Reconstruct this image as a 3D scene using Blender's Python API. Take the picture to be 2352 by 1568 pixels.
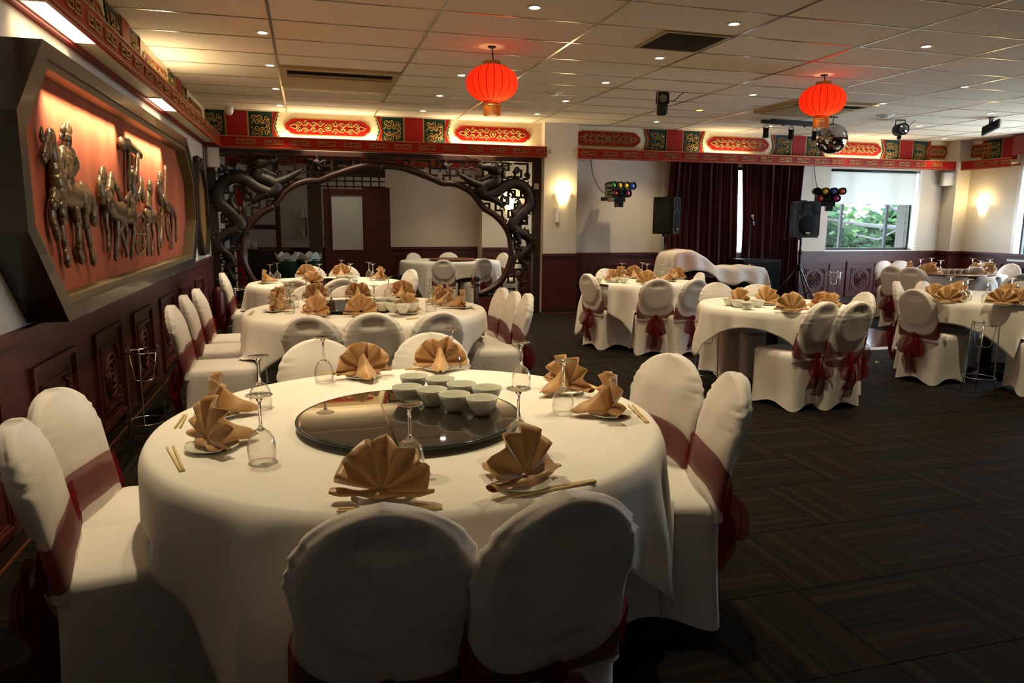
import bpy, bmesh, math, random
from math import sin, cos, pi, radians as rad, sqrt, atan2, hypot
from mathutils import Vector, Matrix
random.seed(7)
S = bpy.context.scene
for o in list(bpy.data.objects): bpy.data.objects.remove(o)
COL = S.collection

# ------------------------------------------------------------ camera
EYE = Vector((0, 0, 1.45)); FPX = 1640.0
YAW, PIT, ROLL = 0.2777, 0.1675, 0.0064
_f = Vector((sin(YAW)*cos(PIT), cos(YAW)*cos(PIT), -sin(PIT)))
_r0 = Vector((cos(YAW), -sin(YAW), 0)); _u0 = _r0.cross(_f)
_r = _r0*cos(ROLL) + _u0*sin(ROLL); _u = _u0*cos(ROLL) - _r0*sin(ROLL)
cam = bpy.data.objects.new('camera', bpy.data.cameras.new('camera')); COL.objects.link(cam)
cam.data.sensor_width = 36.0; cam.data.lens = 36.0*FPX/2352
cam.data.clip_start = 0.05; cam.data.clip_end = 200
cam.matrix_world = Matrix(((_r.x, _u.x, -_f.x, EYE.x), (_r.y, _u.y, -_f.y, EYE.y), (_r.z, _u.z, -_f.z, EYE.z), (0, 0, 0, 1)))
S.camera = cam
def ray(x, y): return _f + _r*((x-1176)/FPX) - _u*((y-784)/FPX)
def atz(x, y, z):
    d = ray(x, y); return EYE + d*((z-EYE.z)/d.z)
def aty(x, y, Y):
    d = ray(x, y); return EYE + d*(Y/d.y)
def atx(x, y, X):
    d = ray(x, y); return EYE + d*(X/d.x)

# ------------------------------------------------------------ world, exposure, lamp strengths
W = bpy.data.worlds.new('sky'); S.world = W; W.use_nodes = True
bg = W.node_tree.nodes['Background']; bg.inputs[0].default_value = (0.72, 0.84, 1.0, 1); bg.inputs[1].default_value = 24.0
S.view_settings.view_transform = 'Standard'; S.view_settings.look = 'None'
S.view_settings.exposure = 0.0; S.view_settings.gamma = 1.0; S.view_settings.use_curve_mapping = False
P_DOWN, P_COVE, P_SOFFIT, P_MURAL, P_SCONCE, P_LANTERN = 100.0, 8.0, 7.0, 15.0, 9.0, 3.5
WARM = (1.0, 0.82, 0.51)

# ------------------------------------------------------------ materials
M = {}
def mat(name, col, rough=0.5, metal=0.0, spec=0.5, emit=None, es=0.0, alpha=1.0, sheen=0.0, coat=0.0, trans=0.0):
    m = bpy.data.materials.new(name); m.use_nodes = True
    b = m.node_tree.nodes['Principled BSDF']
    b.inputs['Base Color'].default_value = (*col, 1); b.inputs['Roughness'].default_value = rough
    b.inputs['Metallic'].default_value = metal; b.inputs['Specular IOR Level'].default_value = spec
    b.inputs['Alpha'].default_value = alpha
    if sheen: b.inputs['Sheen Weight'].default_value = sheen
    if coat: b.inputs['Coat Weight'].default_value = coat
    if emit: b.inputs['Emission Color'].default_value = (*emit, 1); b.inputs['Emission Strength'].default_value = es
    M[name] = m; return m
def nt(m): return m.node_tree.nodes, m.node_tree.links, m.node_tree.nodes['Principled BSDF']
def varied(name, c1, c2, scale=(6, 6, 6), rough=0.5, bump=0.0, metal=0.0, spec=0.5, coat=0.0, detail=4, sheen=0.0, lo=0.35, hi=0.65):
    """two tones mixed by stretched noise, optional fine relief"""
    m = mat(name, c1, rough, metal, spec, coat=coat, sheen=sheen); N, L, b = nt(m)
    tc = N.new('ShaderNodeTexCoord'); mp = N.new('ShaderNodeMapping'); mp.inputs['Scale'].default_value = scale
    nz = N.new('ShaderNodeTexNoise'); nz.inputs['Scale'].default_value = 1.0; nz.inputs['Detail'].default_value = detail
    cr = N.new('ShaderNodeValToRGB'); cr.color_ramp.elements[0].position = lo; cr.color_ramp.elements[1].position = hi
    cr.color_ramp.elements[0].color = (*c1, 1); cr.color_ramp.elements[1].color = (*c2, 1)
    L.new(tc.outputs['Object'], mp.inputs[0]); L.new(mp.outputs[0], nz.inputs['Vector']); L.new(nz.outputs[0], cr.inputs[0]); L.new(cr.outputs[0], b.inputs['Base Color'])
    if bump:
        bp = N.new('ShaderNodeBump'); bp.inputs['Strength'].default_value = bump; bp.inputs['Distance'].default_value = 0.01
        L.new(nz.outputs[0], bp.inputs['Height']); L.new(bp.outputs[0], b.inputs['Normal'])
    return m
varied('wall_paint', (0.60, 0.52, 0.43), (0.64, 0.56, 0.47), (1.5, 1.5, 1.5), 0.85, spec=0.2)
varied('ceiling_tile', (0.68, 0.57, 0.43), (0.71, 0.60, 0.46), (9, 9, 9), 0.9, bump=0.06, spec=0.15)
mat('ceiling_void', (0.08, 0.07, 0.06), 0.9)
mat('grid_metal', (0.62, 0.57, 0.48), 0.22, 0.85)
varied('mahogany', (0.055, 0.010, 0.010), (0.090, 0.018, 0.016), (3, 3, 26), 0.42, bump=0.03, spec=0.35)
varied('mahogany_carved', (0.060, 0.011, 0.010), (0.10, 0.022, 0.018), (40, 40, 40), 0.45, bump=0.5, spec=0.35)
varied('dark_wood', (0.018, 0.010, 0.008), (0.038, 0.018, 0.012), (4, 4, 30), 0.4, bump=0.03)
varied('dark_carved', (0.009, 0.005, 0.004), (0.019, 0.008, 0.006), (60, 60, 60), 0.5, bump=0.5)
varied('frame_wood', (0.011, 0.007, 0.005), (0.022, 0.014, 0.009), (3, 14, 3), 0.34, bump=0.06, coat=0.2)
varied('arch_wood', (0.028, 0.009, 0.007), (0.046, 0.013, 0.010), (8, 8, 8), 0.4, coat=0.05)
varied('mural_red', (0.24, 0.038, 0.010), (0.33, 0.068, 0.018), (2, 5, 1.2), 0.75, bump=0.08, detail=8)
mat('niche_gold', (0.105, 0.075, 0.030), 0.5, 0.2)
varied('bronze', (0.060, 0.036, 0.018), (0.15, 0.095, 0.045), (26, 26, 26), 0.3, bump=0.6, metal=0.3)
mat('paint_red', (0.28, 0.007, 0.005), 0.42, spec=0.2)
mat('paint_darkred', (0.20, 0.012, 0.010), 0.4)
mat('paint_cream', (0.74, 0.62, 0.40), 0.5)
mat('paint_green', (0.009, 0.035, 0.022), 0.5, spec=0.2)
mat('paint_gold', (0.36, 0.21, 0.055), 0.35, 0.45)
varied('linen', (0.80, 0.765, 0.70), (0.84, 0.805, 0.745), (3, 3, 3), 0.82, bump=0.05, spec=0.2)
varied('chair_fabric', (0.76, 0.715, 0.665), (0.80, 0.755, 0.705), (8, 8, 8), 0.75, bump=0.04, spec=0.25, sheen=0.15)
varied('napkin_satin', (0.47, 0.245, 0.085), (0.56, 0.31, 0.115), (18, 18, 18), 0.42, bump=0.05, sheen=0.3)
mat('porcelain', (0.72, 0.72, 0.62), 0.12)
mat('bamboo', (0.72, 0.55, 0.27), 0.5)
mat('susan_glass', (0.014, 0.010, 0.008), 0.015, spec=0.9, coat=0.6)
mat('susan_wood', (0.17, 0.05, 0.022), 0.35)
mat('susan_rim', (0.02, 0.035, 0.03), 0.1)
mat('chrome', (0.72, 0.72, 0.72), 0.12, 1.0)
mat('steel_white', (0.75, 0.73, 0.68), 0.4)
mat('black_plastic', (0.008, 0.008, 0.009), 0.5, spec=0.25)
mat('black_grille', (0.005, 0.005, 0.006), 0.8, spec=0.2)
mat('black_metal', (0.015, 0.015, 0.016), 0.35, 0.3)
mat('rubber', (0.01, 0.01, 0.01), 0.7)
mat('beige_plastic', (0.55, 0.48, 0.36), 0.5)
mat('white_plastic', (0.70, 0.68, 0.63), 0.45)
mat('brass', (0.46, 0.36, 0.12), 0.3, 0.8)
mat('slat_grey', (0.075, 0.062, 0.05), 0.5, 0.2)
mat('grille_gold', (0.42, 0.32, 0.16), 0.45, 0.3)
mat('fringe', (0.62, 0.26, 0.02), 0.7)
varied('velvet', (0.030, 0.0015, 0.005), (0.050, 0.003, 0.008), (20, 20, 3), 0.8, spec=0.2, sheen=0.08)
mat('brick', (0.10, 0.055, 0.045), 0.85); mat('mortar', (0.11, 0.10, 0.09), 0.9)
varied('bark', (0.016, 0.015, 0.014), (0.028, 0.026, 0.025), (6, 6, 2), 0.9, bump=0.4)
mat('alu_dark', (0.016, 0.016, 0.018), 0.5, 0.0, spec=0.3)
mat('bin_green', (0.01, 0.05, 0.032), 0.5)
mat('plastic_bag', (0.72, 0.72, 0.72), 0.3)
mat('fire_red', (0.07, 0.004, 0.004), 0.35); mat('yellow', (0.75, 0.5, 0.05), 0.5)
mat('frosted', (0.55, 0.60, 0.62), 0.5)
varied('dance_timber', (0.060, 0.013, 0.014), (0.10, 0.022, 0.020), (4, 30, 4), 0.14, coat=0.4)
mat('soil', (0.08, 0.07, 0.05), 0.9); mat('carpet_dark', (0.012, 0.010, 0.008), 0.95)
for n, c, e in (('lamp_white', (1.0, 0.88, 0.66), 40.0), ('lamp_tube', (1.0, 0.83, 0.55), 9.0), ('lamp_soffit', (1.0, 0.84, 0.55), 6.0), ('lamp_red', (1.0, 0.14, 0.015), 14.0), ('lamp_sconce', (1.0, 0.80, 0.36), 6.0)):
    mat(n, (0.8, 0.8, 0.8), 0.5, emit=c, es=e)
for n, c in (('gel_green', (0.03, 0.30, 0.02)), ('gel_amber', (0.65, 0.36, 0.01)), ('gel_blue', (0.01, 0.08, 0.30)), ('gel_red', (0.45, 0.01, 0.01)), ('gel_pink', (0.40, 0.02, 0.16)), ('gel_orange', (0.5, 0.08, 0.01))):
    mat(n, c, 0.12, spec=0.8)
mat('mirror_tile', (0.62, 0.60, 0.57), 0.06, 1.0)

def mixmat(name, build):
    m = bpy.data.materials.new(name); m.use_nodes = True; N = m.node_tree.nodes; L = m.node_tree.links
    N.remove(N['Principled BSDF']); out = N['Material Output']; L.new(build(N, L), out.inputs[0]); M[name] = m
def _thin(tint, base, edge, power):
    """thin clear glass: transparent, with gloss growing towards grazing angles"""
    def b(N, L):
        t = N.new('ShaderNodeBsdfTransparent')
        g = N.new('ShaderNodeBsdfGlossy'); g.inputs['Roughness'].default_value = 0.015; g.inputs['Color'].default_value = (1, .98, .94, 1)
        lw = N.new('ShaderNodeLayerWeight'); lw.inputs[0].default_value = 0.5
        pw = N.new('ShaderNodeMath'); pw.operation = 'POWER'; pw.inputs[1].default_value = power; L.new(lw.outputs['Facing'], pw.inputs[0])
        ma = N.new('ShaderNodeMath'); ma.operation = 'MULTIPLY_ADD'; ma.inputs[1].default_value = edge; ma.inputs[2].default_value = base; L.new(pw.outputs[0], ma.inputs[0])
        tm = N.new('ShaderNodeMix'); tm.data_type = 'RGBA'; L.new(pw.outputs[0], tm.inputs[0]); tm.inputs[6].default_value = (*tint, 1); tm.inputs[7].default_value = (*[q*(1-.45*min(1, edge)) for q in tint], 1); L.new(tm.outputs[2], t.inputs[0])
        mx = N.new('ShaderNodeMixShader'); L.new(ma.outputs[0], mx.inputs[0]); L.new(t.outputs[0], mx.inputs[1]); L.new(g.outputs[0], mx.inputs[2]); return mx.outputs[0]
    return b
mixmat('glass', _thin((0.975, 0.975, 0.965), .05, .9, 3.2)); mixmat('glass_thick', _thin((0.93, 0.93, 0.90), .12, .6, 2.0)); mixmat('pane', _thin((0.95, 0.98, 0.97), .002, .3, 5.0))
def _trl(col, tcol, ftr, fop):
    def b(N, L):
        d = N.new('ShaderNodeBsdfDiffuse'); d.inputs[0].default_value = (*col, 1)
        t = N.new('ShaderNodeBsdfTranslucent'); t.inputs[0].default_value = (*tcol, 1)
        m1 = N.new('ShaderNodeMixShader'); m1.inputs[0].default_value = ftr; L.new(d.outputs[0], m1.inputs[1]); L.new(t.outputs[0], m1.inputs[2])
        if fop >= 1: return m1.outputs[0]
        x = N.new('ShaderNodeBsdfTransparent'); m2 = N.new('ShaderNodeMixShader'); m2.inputs[0].default_value = fop
        L.new(x.outputs[0], m2.inputs[1]); L.new(m1.outputs[0], m2.inputs[2]); return m2.outputs[0]
    return b
def _glass(N, L):
    g = N.new('ShaderNodeBsdfGlass'); g.inputs['IOR'].default_value = 1.5; g.inputs['Roughness'].default_value = 0.0; return g.outputs[0]
mixmat('glass_solid', _glass)
mixmat('organza', _trl((0.165, 0.010, 0.014), (0.22, 0.012, 0.016), 0.3, 0.72))
mixmat('lantern_silk', _trl((0.62, 0.012, 0.008), (0.95, 0.05, 0.02), 0.65, 1))
mixmat('blind_fabric', _trl((0.74, 0.71, 0.64), (0.80, 0.80, 0.77), 0.5, 1))
mixmat('sheer', _trl((0.8, 0.8, 0.8), (0.85, 0.85, 0.85), 0.6, 0.75))
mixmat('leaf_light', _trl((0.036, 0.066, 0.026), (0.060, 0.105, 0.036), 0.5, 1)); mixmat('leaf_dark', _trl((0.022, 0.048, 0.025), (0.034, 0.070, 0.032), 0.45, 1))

def carpet():
    m = mat('carpet', (0.012, 0.010, 0.008), 0.95, spec=0.1); N, L, b = nt(m)
    uv = N.new('ShaderNodeUVMap'); sp = N.new('ShaderNodeSeparateXYZ'); L.new(uv.outputs[0], sp.inputs[0])
    def noise(scale, col_stops, interp='CONSTANT'):
        n = N.new('ShaderNodeTexNoise'); n.noise_dimensions = '1D'; n.inputs['Scale'].default_value = scale; n.inputs['Detail'].default_value = 0
        L.new(sp.outputs[1], n.inputs['W']); r = N.new('ShaderNodeValToRGB'); r.color_ramp.interpolation = interp
        e = r.color_ramp.elements; e[0].position = col_stops[0][0]; e[0].color = (*col_stops[0][1], 1); e[1].position = col_stops[1][0]; e[1].color = (*col_stops[1][1], 1)
        L.new(n.outputs[0], r.inputs[0]); return r
    a = noise(22, ((0.42, (0.005, 0.0045, 0.0035)), (0.75, (0.0145, 0.011, 0.0078))), 'LINEAR')
    f = noise(170, ((0.0, (0.45, 0.45, 0.45)), (0.55, (1.25, 1.25, 1.25))), 'LINEAR')
    k = noise(95, ((0.0, (0, 0, 0)), (0.715, (1, 1, 1))))
    mu = N.new('ShaderNodeMix'); mu.data_type = 'RGBA'; mu.blend_type = 'MULTIPLY'; mu.inputs[0].default_value = 1
    L.new(a.outputs[0], mu.inputs[6]); L.new(f.outputs[0], mu.inputs[7])
    mx = N.new('ShaderNodeMix'); mx.data_type = 'RGBA'; L.new(k.outputs[0], mx.inputs[0]); L.new(mu.outputs[2], mx.inputs[6]); mx.inputs[7].default_value = (0.034, 0.006, 0.0035, 1)
    L.new(mx.outputs[2], b.inputs['Base Color'])
    tc = N.new('ShaderNodeTexCoord'); nz = N.new('ShaderNodeTexNoise'); nz.inputs['Scale'].default_value = 300; bp = N.new('ShaderNodeBump'); bp.inputs['Strength'].default_value = 0.5; bp.inputs['Distance'].default_value = 0.004
    L.new(tc.outputs['Object'], nz.inputs['Vector']); L.new(nz.outputs[0], bp.inputs['Height']); L.new(bp.outputs[0], b.inputs['Normal'])
carpet()

# ------------------------------------------------------------ mesh helpers
class MB:
    def __init__(s): s.v = []; s.f = []
    def box(s, c, d, rz=0.0, R=None):
        n = len(s.v); R = R or Matrix.Rotation(rz, 3, 'Z'); c = Vector(c)
        for k in range(8):
            s.v.append(c + R @ Vector((((k & 1)-.5)*d[0], (((k >> 1) & 1)-.5)*d[1], (((k >> 2) & 1)-.5)*d[2])))
        for q in ((0, 2, 3, 1), (4, 5, 7, 6), (0, 1, 5, 4), (2, 6, 7, 3), (0, 4, 6, 2), (1, 3, 7, 5)): s.f.append([n+i for i in q])
        return s
    def span(s, a, b):
        return s.box([(a[i]+b[i])/2 for i in range(3)], [abs(b[i]-a[i]) for i in range(3)])
    def bar(s, a, b, w, h=None):
        a = Vector(a); b = Vector(b); d = b-a
        R = d.to_track_quat('Y', 'Z').to_matrix(); return s.box((a+b)/2, (w, d.length, h or w), R=R)
    def prism(s, poly, to3, d0, d1):
        """extrude a 2-D outline; to3(u, v, d) gives the point"""
        n = len(s.v); k = len(poly)
        for d in (d0, d1): s.v += [Vector(to3(u, v, d)) for u, v in poly]
        s.f.append([n+i for i in range(k)][::-1]); s.f.append([n+k+i for i in range(k)])
        for i in range(k): j = (i+1) % k; s.f.append([n+i, n+j, n+k+j, n+k+i])
        return s
    def ring(s, outer, inner, to3, d0, d1):
        n = len(s.v); k = len(outer)
        for d in (d0, d1):
            s.v += [Vector(to3(u, v, d)) for u, v in outer]; s.v += [Vector(to3(u, v, d)) for u, v in inner]
        for i in range(k):
            j = (i+1) % k; o0, i0, o1, i1 = n, n+k, n+2*k, n+3*k
            s.f += [[o0+i, i0+i, i0+j, o0+j], [o1+i, o1+j, i1+j, i1+i], [o0+i, o0+j, o1+j, o1+i], [i0+i, i1+i, i1+j, i0+j]]
        return s
    def tube(s, pts, r, n=8, closed=False, flat=1.0):
        pts = [Vector(p) for p in pts]; m = len(pts); rr = r if isinstance(r, (list, tuple)) else [r]*m
        b0 = len(s.v); up = Vector((0, 0, 1)); prev = None
        for i, p in enumerate(pts):
            t = (pts[(i+1) % m]-pts[i-1]) if closed else (pts[min(i+1, m-1)]-pts[max(i-1, 0)])
            if t.length < 1e-9: t = Vector((0, 0, 1))
            t.normalize()
            if prev is None:
                a = t.cross(up); a = a if a.length > .05 else t.cross(Vector((1, 0, 0)))
            else: a = prev - t*prev.dot(t)
            a.normalize(); prev = a; b = t.cross(a)
            for k in range(n):
                an = 2*pi*k/n; s.v.append(p + a*cos(an)*rr[i] + b*sin(an)*rr[i]*flat)
        for i in range(m if closed else m-1):
            j = (i+1) % m
            for k in range(n):
                l = (k+1) % n; s.f.append([b0+i*n+k, b0+i*n+l, b0+j*n+l, b0+j*n+k])
        if not closed:
            s.f.append([b0+k for k in range(n)][::-1]); s.f.append([b0+(m-1)*n+k for k in range(n)])
        return s
    def lathe(s, prof, n=24, c=(0, 0, 0), axis='Z'):
        b0 = len(s.v); c = Vector(c); ids = []
        for r, z in prof:
            if r < 1e-6: ids.append([len(s.v)]*n); s.v.append(c + (Vector((0, 0, z)) if axis == 'Z' else Vector((0, z, 0)))); continue
            row = []
            for k in range(n):
                a = 2*pi*k/n; row.append(len(s.v)); s.v.append(c + (Vector((r*cos(a), r*sin(a), z)) if axis == 'Z' else Vector((r*cos(a), z, r*sin(a)))))
            ids.append(row)
        for i in range(len(prof)-1):
            A, B = ids[i], ids[i+1]
            for k in range(n):
                l = (k+1) % n; q = [A[k], A[l], B[l], B[k]]; q = [x for t, x in enumerate(q) if x not in q[:t]]
                if len(q) > 2: s.f.append(q)
        return s
    def grid(s, fn, nu, nv, wrap=False):
        b0 = len(s.v)
        for j in range(nv+1):
            for i in range(nu if wrap else nu+1): s.v.append(Vector(fn(i/nu, j/nv)))
        w = nu if wrap else nu+1
        for j in range(nv):
            for i in range(nu):
                k = (i+1) % w if wrap else i+1
                s.f.append([b0+j*w+i, b0+j*w+k, b0+(j+1)*w+k, b0+(j+1)*w+i])
        return s
    def ball(s, c, r, n=12, sc=(1, 1, 1)):
        c = Vector(c); h = max(4, n//2)
        b = MB(); b.lathe([(max(0, r*sin(pi*j/h)) if 0 < j < h else 0, -r*cos(pi*j/h)) for j in range(h+1)], n)
        o = len(s.v); s.v += [c + Vector((v.x*sc[0], v.y*sc[1], v.z*sc[2])) for v in b.v]; s.f += [[o+i for i in q] for q in b.f]; return s
    def add(s, other, T=None):
        o = len(s.v); s.v += [(T @ v) if T else v.copy() for v in other.v]; s.f += [[o+i for i in q] for q in other.f]; return s
    def mesh(s, name, m=None, smooth=False, ang=None):
        me = bpy.data.meshes.new(name); me.from_pydata([tuple(v) for v in s.v], [], s.f); 
        if m: me.materials.append(M[m] if isinstance(m, str) else m)
        bm = bmesh.new(); bm.from_mesh(me); bmesh.ops.recalc_face_normals(bm, faces=bm.faces); bm.to_mesh(me); bm.free()
        if smooth:
            me.shade_smooth()
            if ang: me.set_sharp_from_angle(angle=rad(ang))
        me.update(); return me
def link(name, data, parent=None, loc=(0, 0, 0), rz=0.0, rot=None, sc=None):
    o = bpy.data.objects.new(name, data); COL.objects.link(o)
    if parent: o.parent = parent
    o.location = loc; o.rotation_euler = rot if rot else (0, 0, rz)
    if sc: o.scale = (sc, sc, sc) if isinstance(sc, (int, float)) else sc
    return o
def part(name, mb, m, parent, smooth=False, ang=None, **k): return link(name, mb.mesh(name, m, smooth, ang), parent, **k)
def tag(o, label, cat, group=None):
    o['label'] = label; o['category'] = cat
    if group: o['group'] = group
    return o
def thing(name, label, cat, loc=(0, 0, 0), rz=0.0, group=None, sc=None): return tag(link(name, None, None, loc, rz, sc=sc), label, cat, group)
def struct(name, mb, m, smooth=False):
    o = part(name, mb, m, None, smooth); o['kind'] = 'structure'; return o
def copy_tree(src, loc, rz=0.0, label=None, sc=None, group=None):
    def rec(o, p):
        c = o.copy(); COL.objects.link(c); c.parent = p
        for ch in o.children: rec(ch, c)
        return c
    r = rec(src, None); r.location = loc; r.rotation_euler = (0, 0, rz)
    if sc: r.scale = (sc, sc, sc)
    if label: r['label'] = label
    if group: r['group'] = group
    return r
def lamp(name, kind, energy, col, loc, parent=None, rot=(0, 0, 0), **k):
    d = bpy.data.lights.new(name, kind); d.energy = energy; d.color = col
    for a, b in k.items(): setattr(d, a, b)
    return link(name, d, parent, loc, rot=rot)
XY = lambda u, v, d: (u, v, d)
XZ = lambda u, v, d: (u, d, v)
YZ = lambda u, v, d: (d, u, v)
# ------------------------------------------------------------ room shell
XL, XR, YB, YF, ZC = -1.30, 11.75, 10.90, -7.0, 2.93
def wall_with_holes(to3, u0, u1, z0, z1, d0, d1, holes):
    us = sorted({u0, u1, *[h[0] for h in holes], *[h[1] for h in holes]}); zs = sorted({z0, z1, *[h[2] for h in holes], *[h[3] for h in holes]})
    b = MB()
    for a, c in zip(us, us[1:]):
        for e, g in zip(zs, zs[1:]):
            if any(h[0] <= a and c <= h[1] and h[2] <= e and g <= h[3] for h in holes): continue
            b.prism([(a, e), (c, e), (c, g), (a, g)], to3, d0, d1)
    return b
W1 = (8.95, 10.90, 0.95, 2.40); W2 = (6.30, 7.90, 0.30, 2.38); W3 = (5.2, 9.62, 0.84, 2.42)
floor = struct('floor', MB().span((XL-.3, YF, -.1), (XR+.2, 14.0, -0.006)), 'carpet_dark')
wall_left = struct('wall_left', MB().span((XL-.15, YF, 0), (XL, 14.0, ZC+.1)), 'wall_paint')
wall_back = struct('wall_back', wall_with_holes(XZ, 4.0, XR+.2, 0, ZC+.1, YB, YB+.2, [W1, W2]), 'wall_paint')
wall_right = struct('wall_right', wall_with_holes(YZ, YF, YB, 0, ZC+.1, XR, XR+.2, [W3]), 'wall_paint')
wall_front = struct('wall_front', MB().span((XL-.15, YF-.15, 0), (XR+.2, YF, ZC+.1)), 'wall_paint')
pillar = struct('trim_1', MB().span((3.55, 10.70, 0), (4.09, 11.1, ZC+.05)), 'wall_paint')
pillar2 = struct('trim_2', MB().span((11.45, 10.62, 0), (XR+.02, YB+.02, ZC+.05)), 'wall_paint')
header = struct('trim_3', MB().span((XL, 10.88, 2.405), (3.56, 11.08, ZC+.05)), 'wall_paint')
# room behind the carved screen
wall_rear = struct('wall_rear', MB().span((-1.6, 13.75, 0), (4.6, 13.9, ZC+.1)), 'wall_paint')
wall_rear2 = struct('wall_rear_step', MB().span((3.20, 13.35, 0), (4.6, 13.75, ZC+.05)), 'wall_paint')
wall_side = struct('wall_rear_right', wall_with_holes(YZ, 11.1, 13.8, 0, ZC+.05, 4.45, 4.6, [(11.5, 13.1, .95, 2.38)]), 'wall_paint')

# ceiling: dark void above, white tiles in a metal grid
ceiling = struct('ceiling', MB().span((XL-.15, YF, ZC+.02), (XR+.2, 14.0, ZC+.12)), 'ceiling_void')
TX = [-0.205+1.2*k for k in range(-1, 12)]; TY0 = 3.57; TY = [TY0+0.6*j for j in range(0, 13)]
def tile_mesh(w, h):
    b = MB(); e = .007
    b.v = [Vector(p) for p in ((-w/2, -h/2, .012), (w/2, -h/2, .012), (w/2, h/2, .012), (-w/2, h/2, .012), (-w/2+e, -h/2+e, 0), (w/2-e, -h/2+e, 0), (w/2-e, h/2-e, 0), (-w/2+e, h/2-e, 0))]
    b.f = [[4, 5, 6, 7], [0, 1, 5, 4], [1, 2, 6, 5], [2, 3, 7, 6], [3, 0, 4, 7]]; return b.mesh('ceiling_tile', 'ceiling_tile')
_tm = {}
def tile(x0, x1, y0, y1):
    w, h = round(x1-x0, 3)-.012, round(y1-y0, 3)-.012
    if (w, h) not in _tm: _tm[(w, h)] = tile_mesh(w, h)
    link('ceiling_tile', _tm[(w, h)], ceiling, ((x0+x1)/2, (y0+y1)/2, ZC))
ys = TY + [YB]
for j in range(len(ys)-1):
    for i in range(len(TX)-1):
        x0, x1 = max(TX[i], XL), min(TX[i+1], XR)
        if x1-x0 < .05: continue
        tile(x0, x1, ys[j], ys[j+1])
tile(XL, XR, YF, TY0)           # overhead and behind the camera
tile(-1.3, 4.45, 11.08, 13.75)  # over the back room
def teemesh(L, w=.024):
    return MB().box((0, 0, 0), (w, L, .006)).mesh('grid_bar', 'grid_metal')
lt = teemesh(YB-TY0)
for x in TX[1:-1]: link('main_tee', lt, ceiling, (x, (YB+TY0)/2, ZC-.001))
ct = MB().box((0, 0, 0), (1.176, .016, .005)).mesh('cross_tee', 'grid_metal')
for y in TY[1:]:
    for i in range(len(TX)-1):
        x0, x1 = max(TX[i], XL), min(TX[i+1], XR)
        if x1-x0 < .05: continue
        link('cross_tee', ct, ceiling, ((x0+x1)/2, y, ZC-.0005), sc=((x1-x0-.024)/1.176, 1, 1))

# carpet tiles, half a metre square, laid quarter-turn
def carpet_tile(turn, seed):
    b = MB(); h = .248
    b.v = [Vector(p) for p in ((-.25, -.25, -.006), (.25, -.25, -.006), (.25, .25, -.006), (-.25, .25, -.006), (-h, -h, 0), (h, -h, 0), (h, h, 0), (-h, h, 0))]
    b.f = [[4, 5, 6, 7], [0, 1, 5, 4], [1, 2, 6, 5], [2, 3, 7, 6], [3, 0, 4, 7]]
    return b
def uv_tile(me, turn, seeds):
    uv = me.uv_layers.new(name='UVMap')
    for p in me.polygons:
        for li in p.loop_indices:
            v = me.vertices[me.loops[li].vertex_index].co
            k = seeds(p, v); uv.data[li].uv = (k[0], k[1])
variants = {}
for turn in (0, 1):
    for s in range(6):
        me = carpet_tile(turn, s).mesh('carpet_tile', 'carpet')
        uv_tile(me, turn, lambda p, v: ((v.x, v.y+3.7*s+11) if not turn else (v.y, v.x+3.7*s+40)))
        variants[(turn, s)] = me
cells = []
for i in range(-4, 23):
    for j in range(1, 22):
        cx, cy = .33+.5*i+.25, .24+.5*j+.25
        if cx-.25 > XR or cx+.25 < XL or cy-.25 > YB: continue
        v = Vector((cx, cy, 0))-EYE; d = v.dot(_f); px = 1176+FPX*v.dot(_r)/d; py = 784-FPX*v.dot(_u)/d
        vis = d > .3 and -150 < px < 2500 and 500 < py < 1750
        cells.append((0 if vis else 1, d, i, j, cx, cy))
cells.sort()
rest = MB(); restinfo = []
for n, (nv, d, i, j, cx, cy) in enumerate(cells):
    turn = (i+j) % 2; s = (i*7+j*13) % 6
    if n < 290 and not nv: link('carpet_tile', variants[(turn, s)], floor, (cx, cy, 0))
    else:
        rest.add(carpet_tile(0, 0), Matrix.Translation((cx, cy, 0))); restinfo.append((turn, s, cx, cy))
me = rest.mesh('carpet_far', 'carpet')
def _seed(p, v):
    t, s, cx, cy = restinfo[p.index//5]; x, y = v.x-cx, v.y-cy
    return (x, y+3.7*s+11) if not t else (y, x+3.7*s+40)
uv_tile(me, 0, _seed); o = link('carpet_far_tiles', me, floor); o['kind'] = 'stuff'

# ------------------------------------------------------------ wainscot and carved panels
def wains(name, a, b, nrm, end=True):
    """mahogany dado between two floor points, nrm points into the room"""
    a = Vector((*a, 0)); b = Vector((*b, 0)); n = Vector((*nrm, 0)); 
    body = MB(); t = .018
    def slab(z0, z1, t, o=0):
        q = MB(); p = [a, b, b+n*t, a+n*t]
        q.prism([(v.x, v.y) for v in p], XY, z0, z1); return q
    o = struct(name, slab(0, .90, .018), 'mahogany')
    part('dado_cap', slab(.90, .945, .042), 'mahogany', o); part('skirting', slab(0, .085, .03), 'dark_wood', o); part('base_strip', slab(0, .012, .036), 'susan_wood', o)
    return o
wl = wains('trim_4', (XL, YF), (XL, 10.78), (1, 0)); wb = wains('trim_5', (4.09, YB), (11.45, YB), (0, -1)); wr = wains('trim_6', (XR, YF), (XR, 10.62), (-1, 0))
wp = wains('trim_7', (3.53, 10.70), (4.11, 10.70), (0, -1)); wp2 = wains('trim_8', (11.45, 10.62), (XR, 10.62), (0, -1)); wp3 = wains('trim_9', (11.45, YB), (11.45, 10.6), (-1, 0)); wq = wains('trim_10', (4.09, 10.9), (4.09, 10.69), (1, 0))
wrear = wains('trim_11', (-1.3, 13.75), (3.2, 13.75), (0, -1)); wrear2 = wains('trim_12', (3.2, 13.35), (4.45, 13.35), (0, -1))
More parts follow.
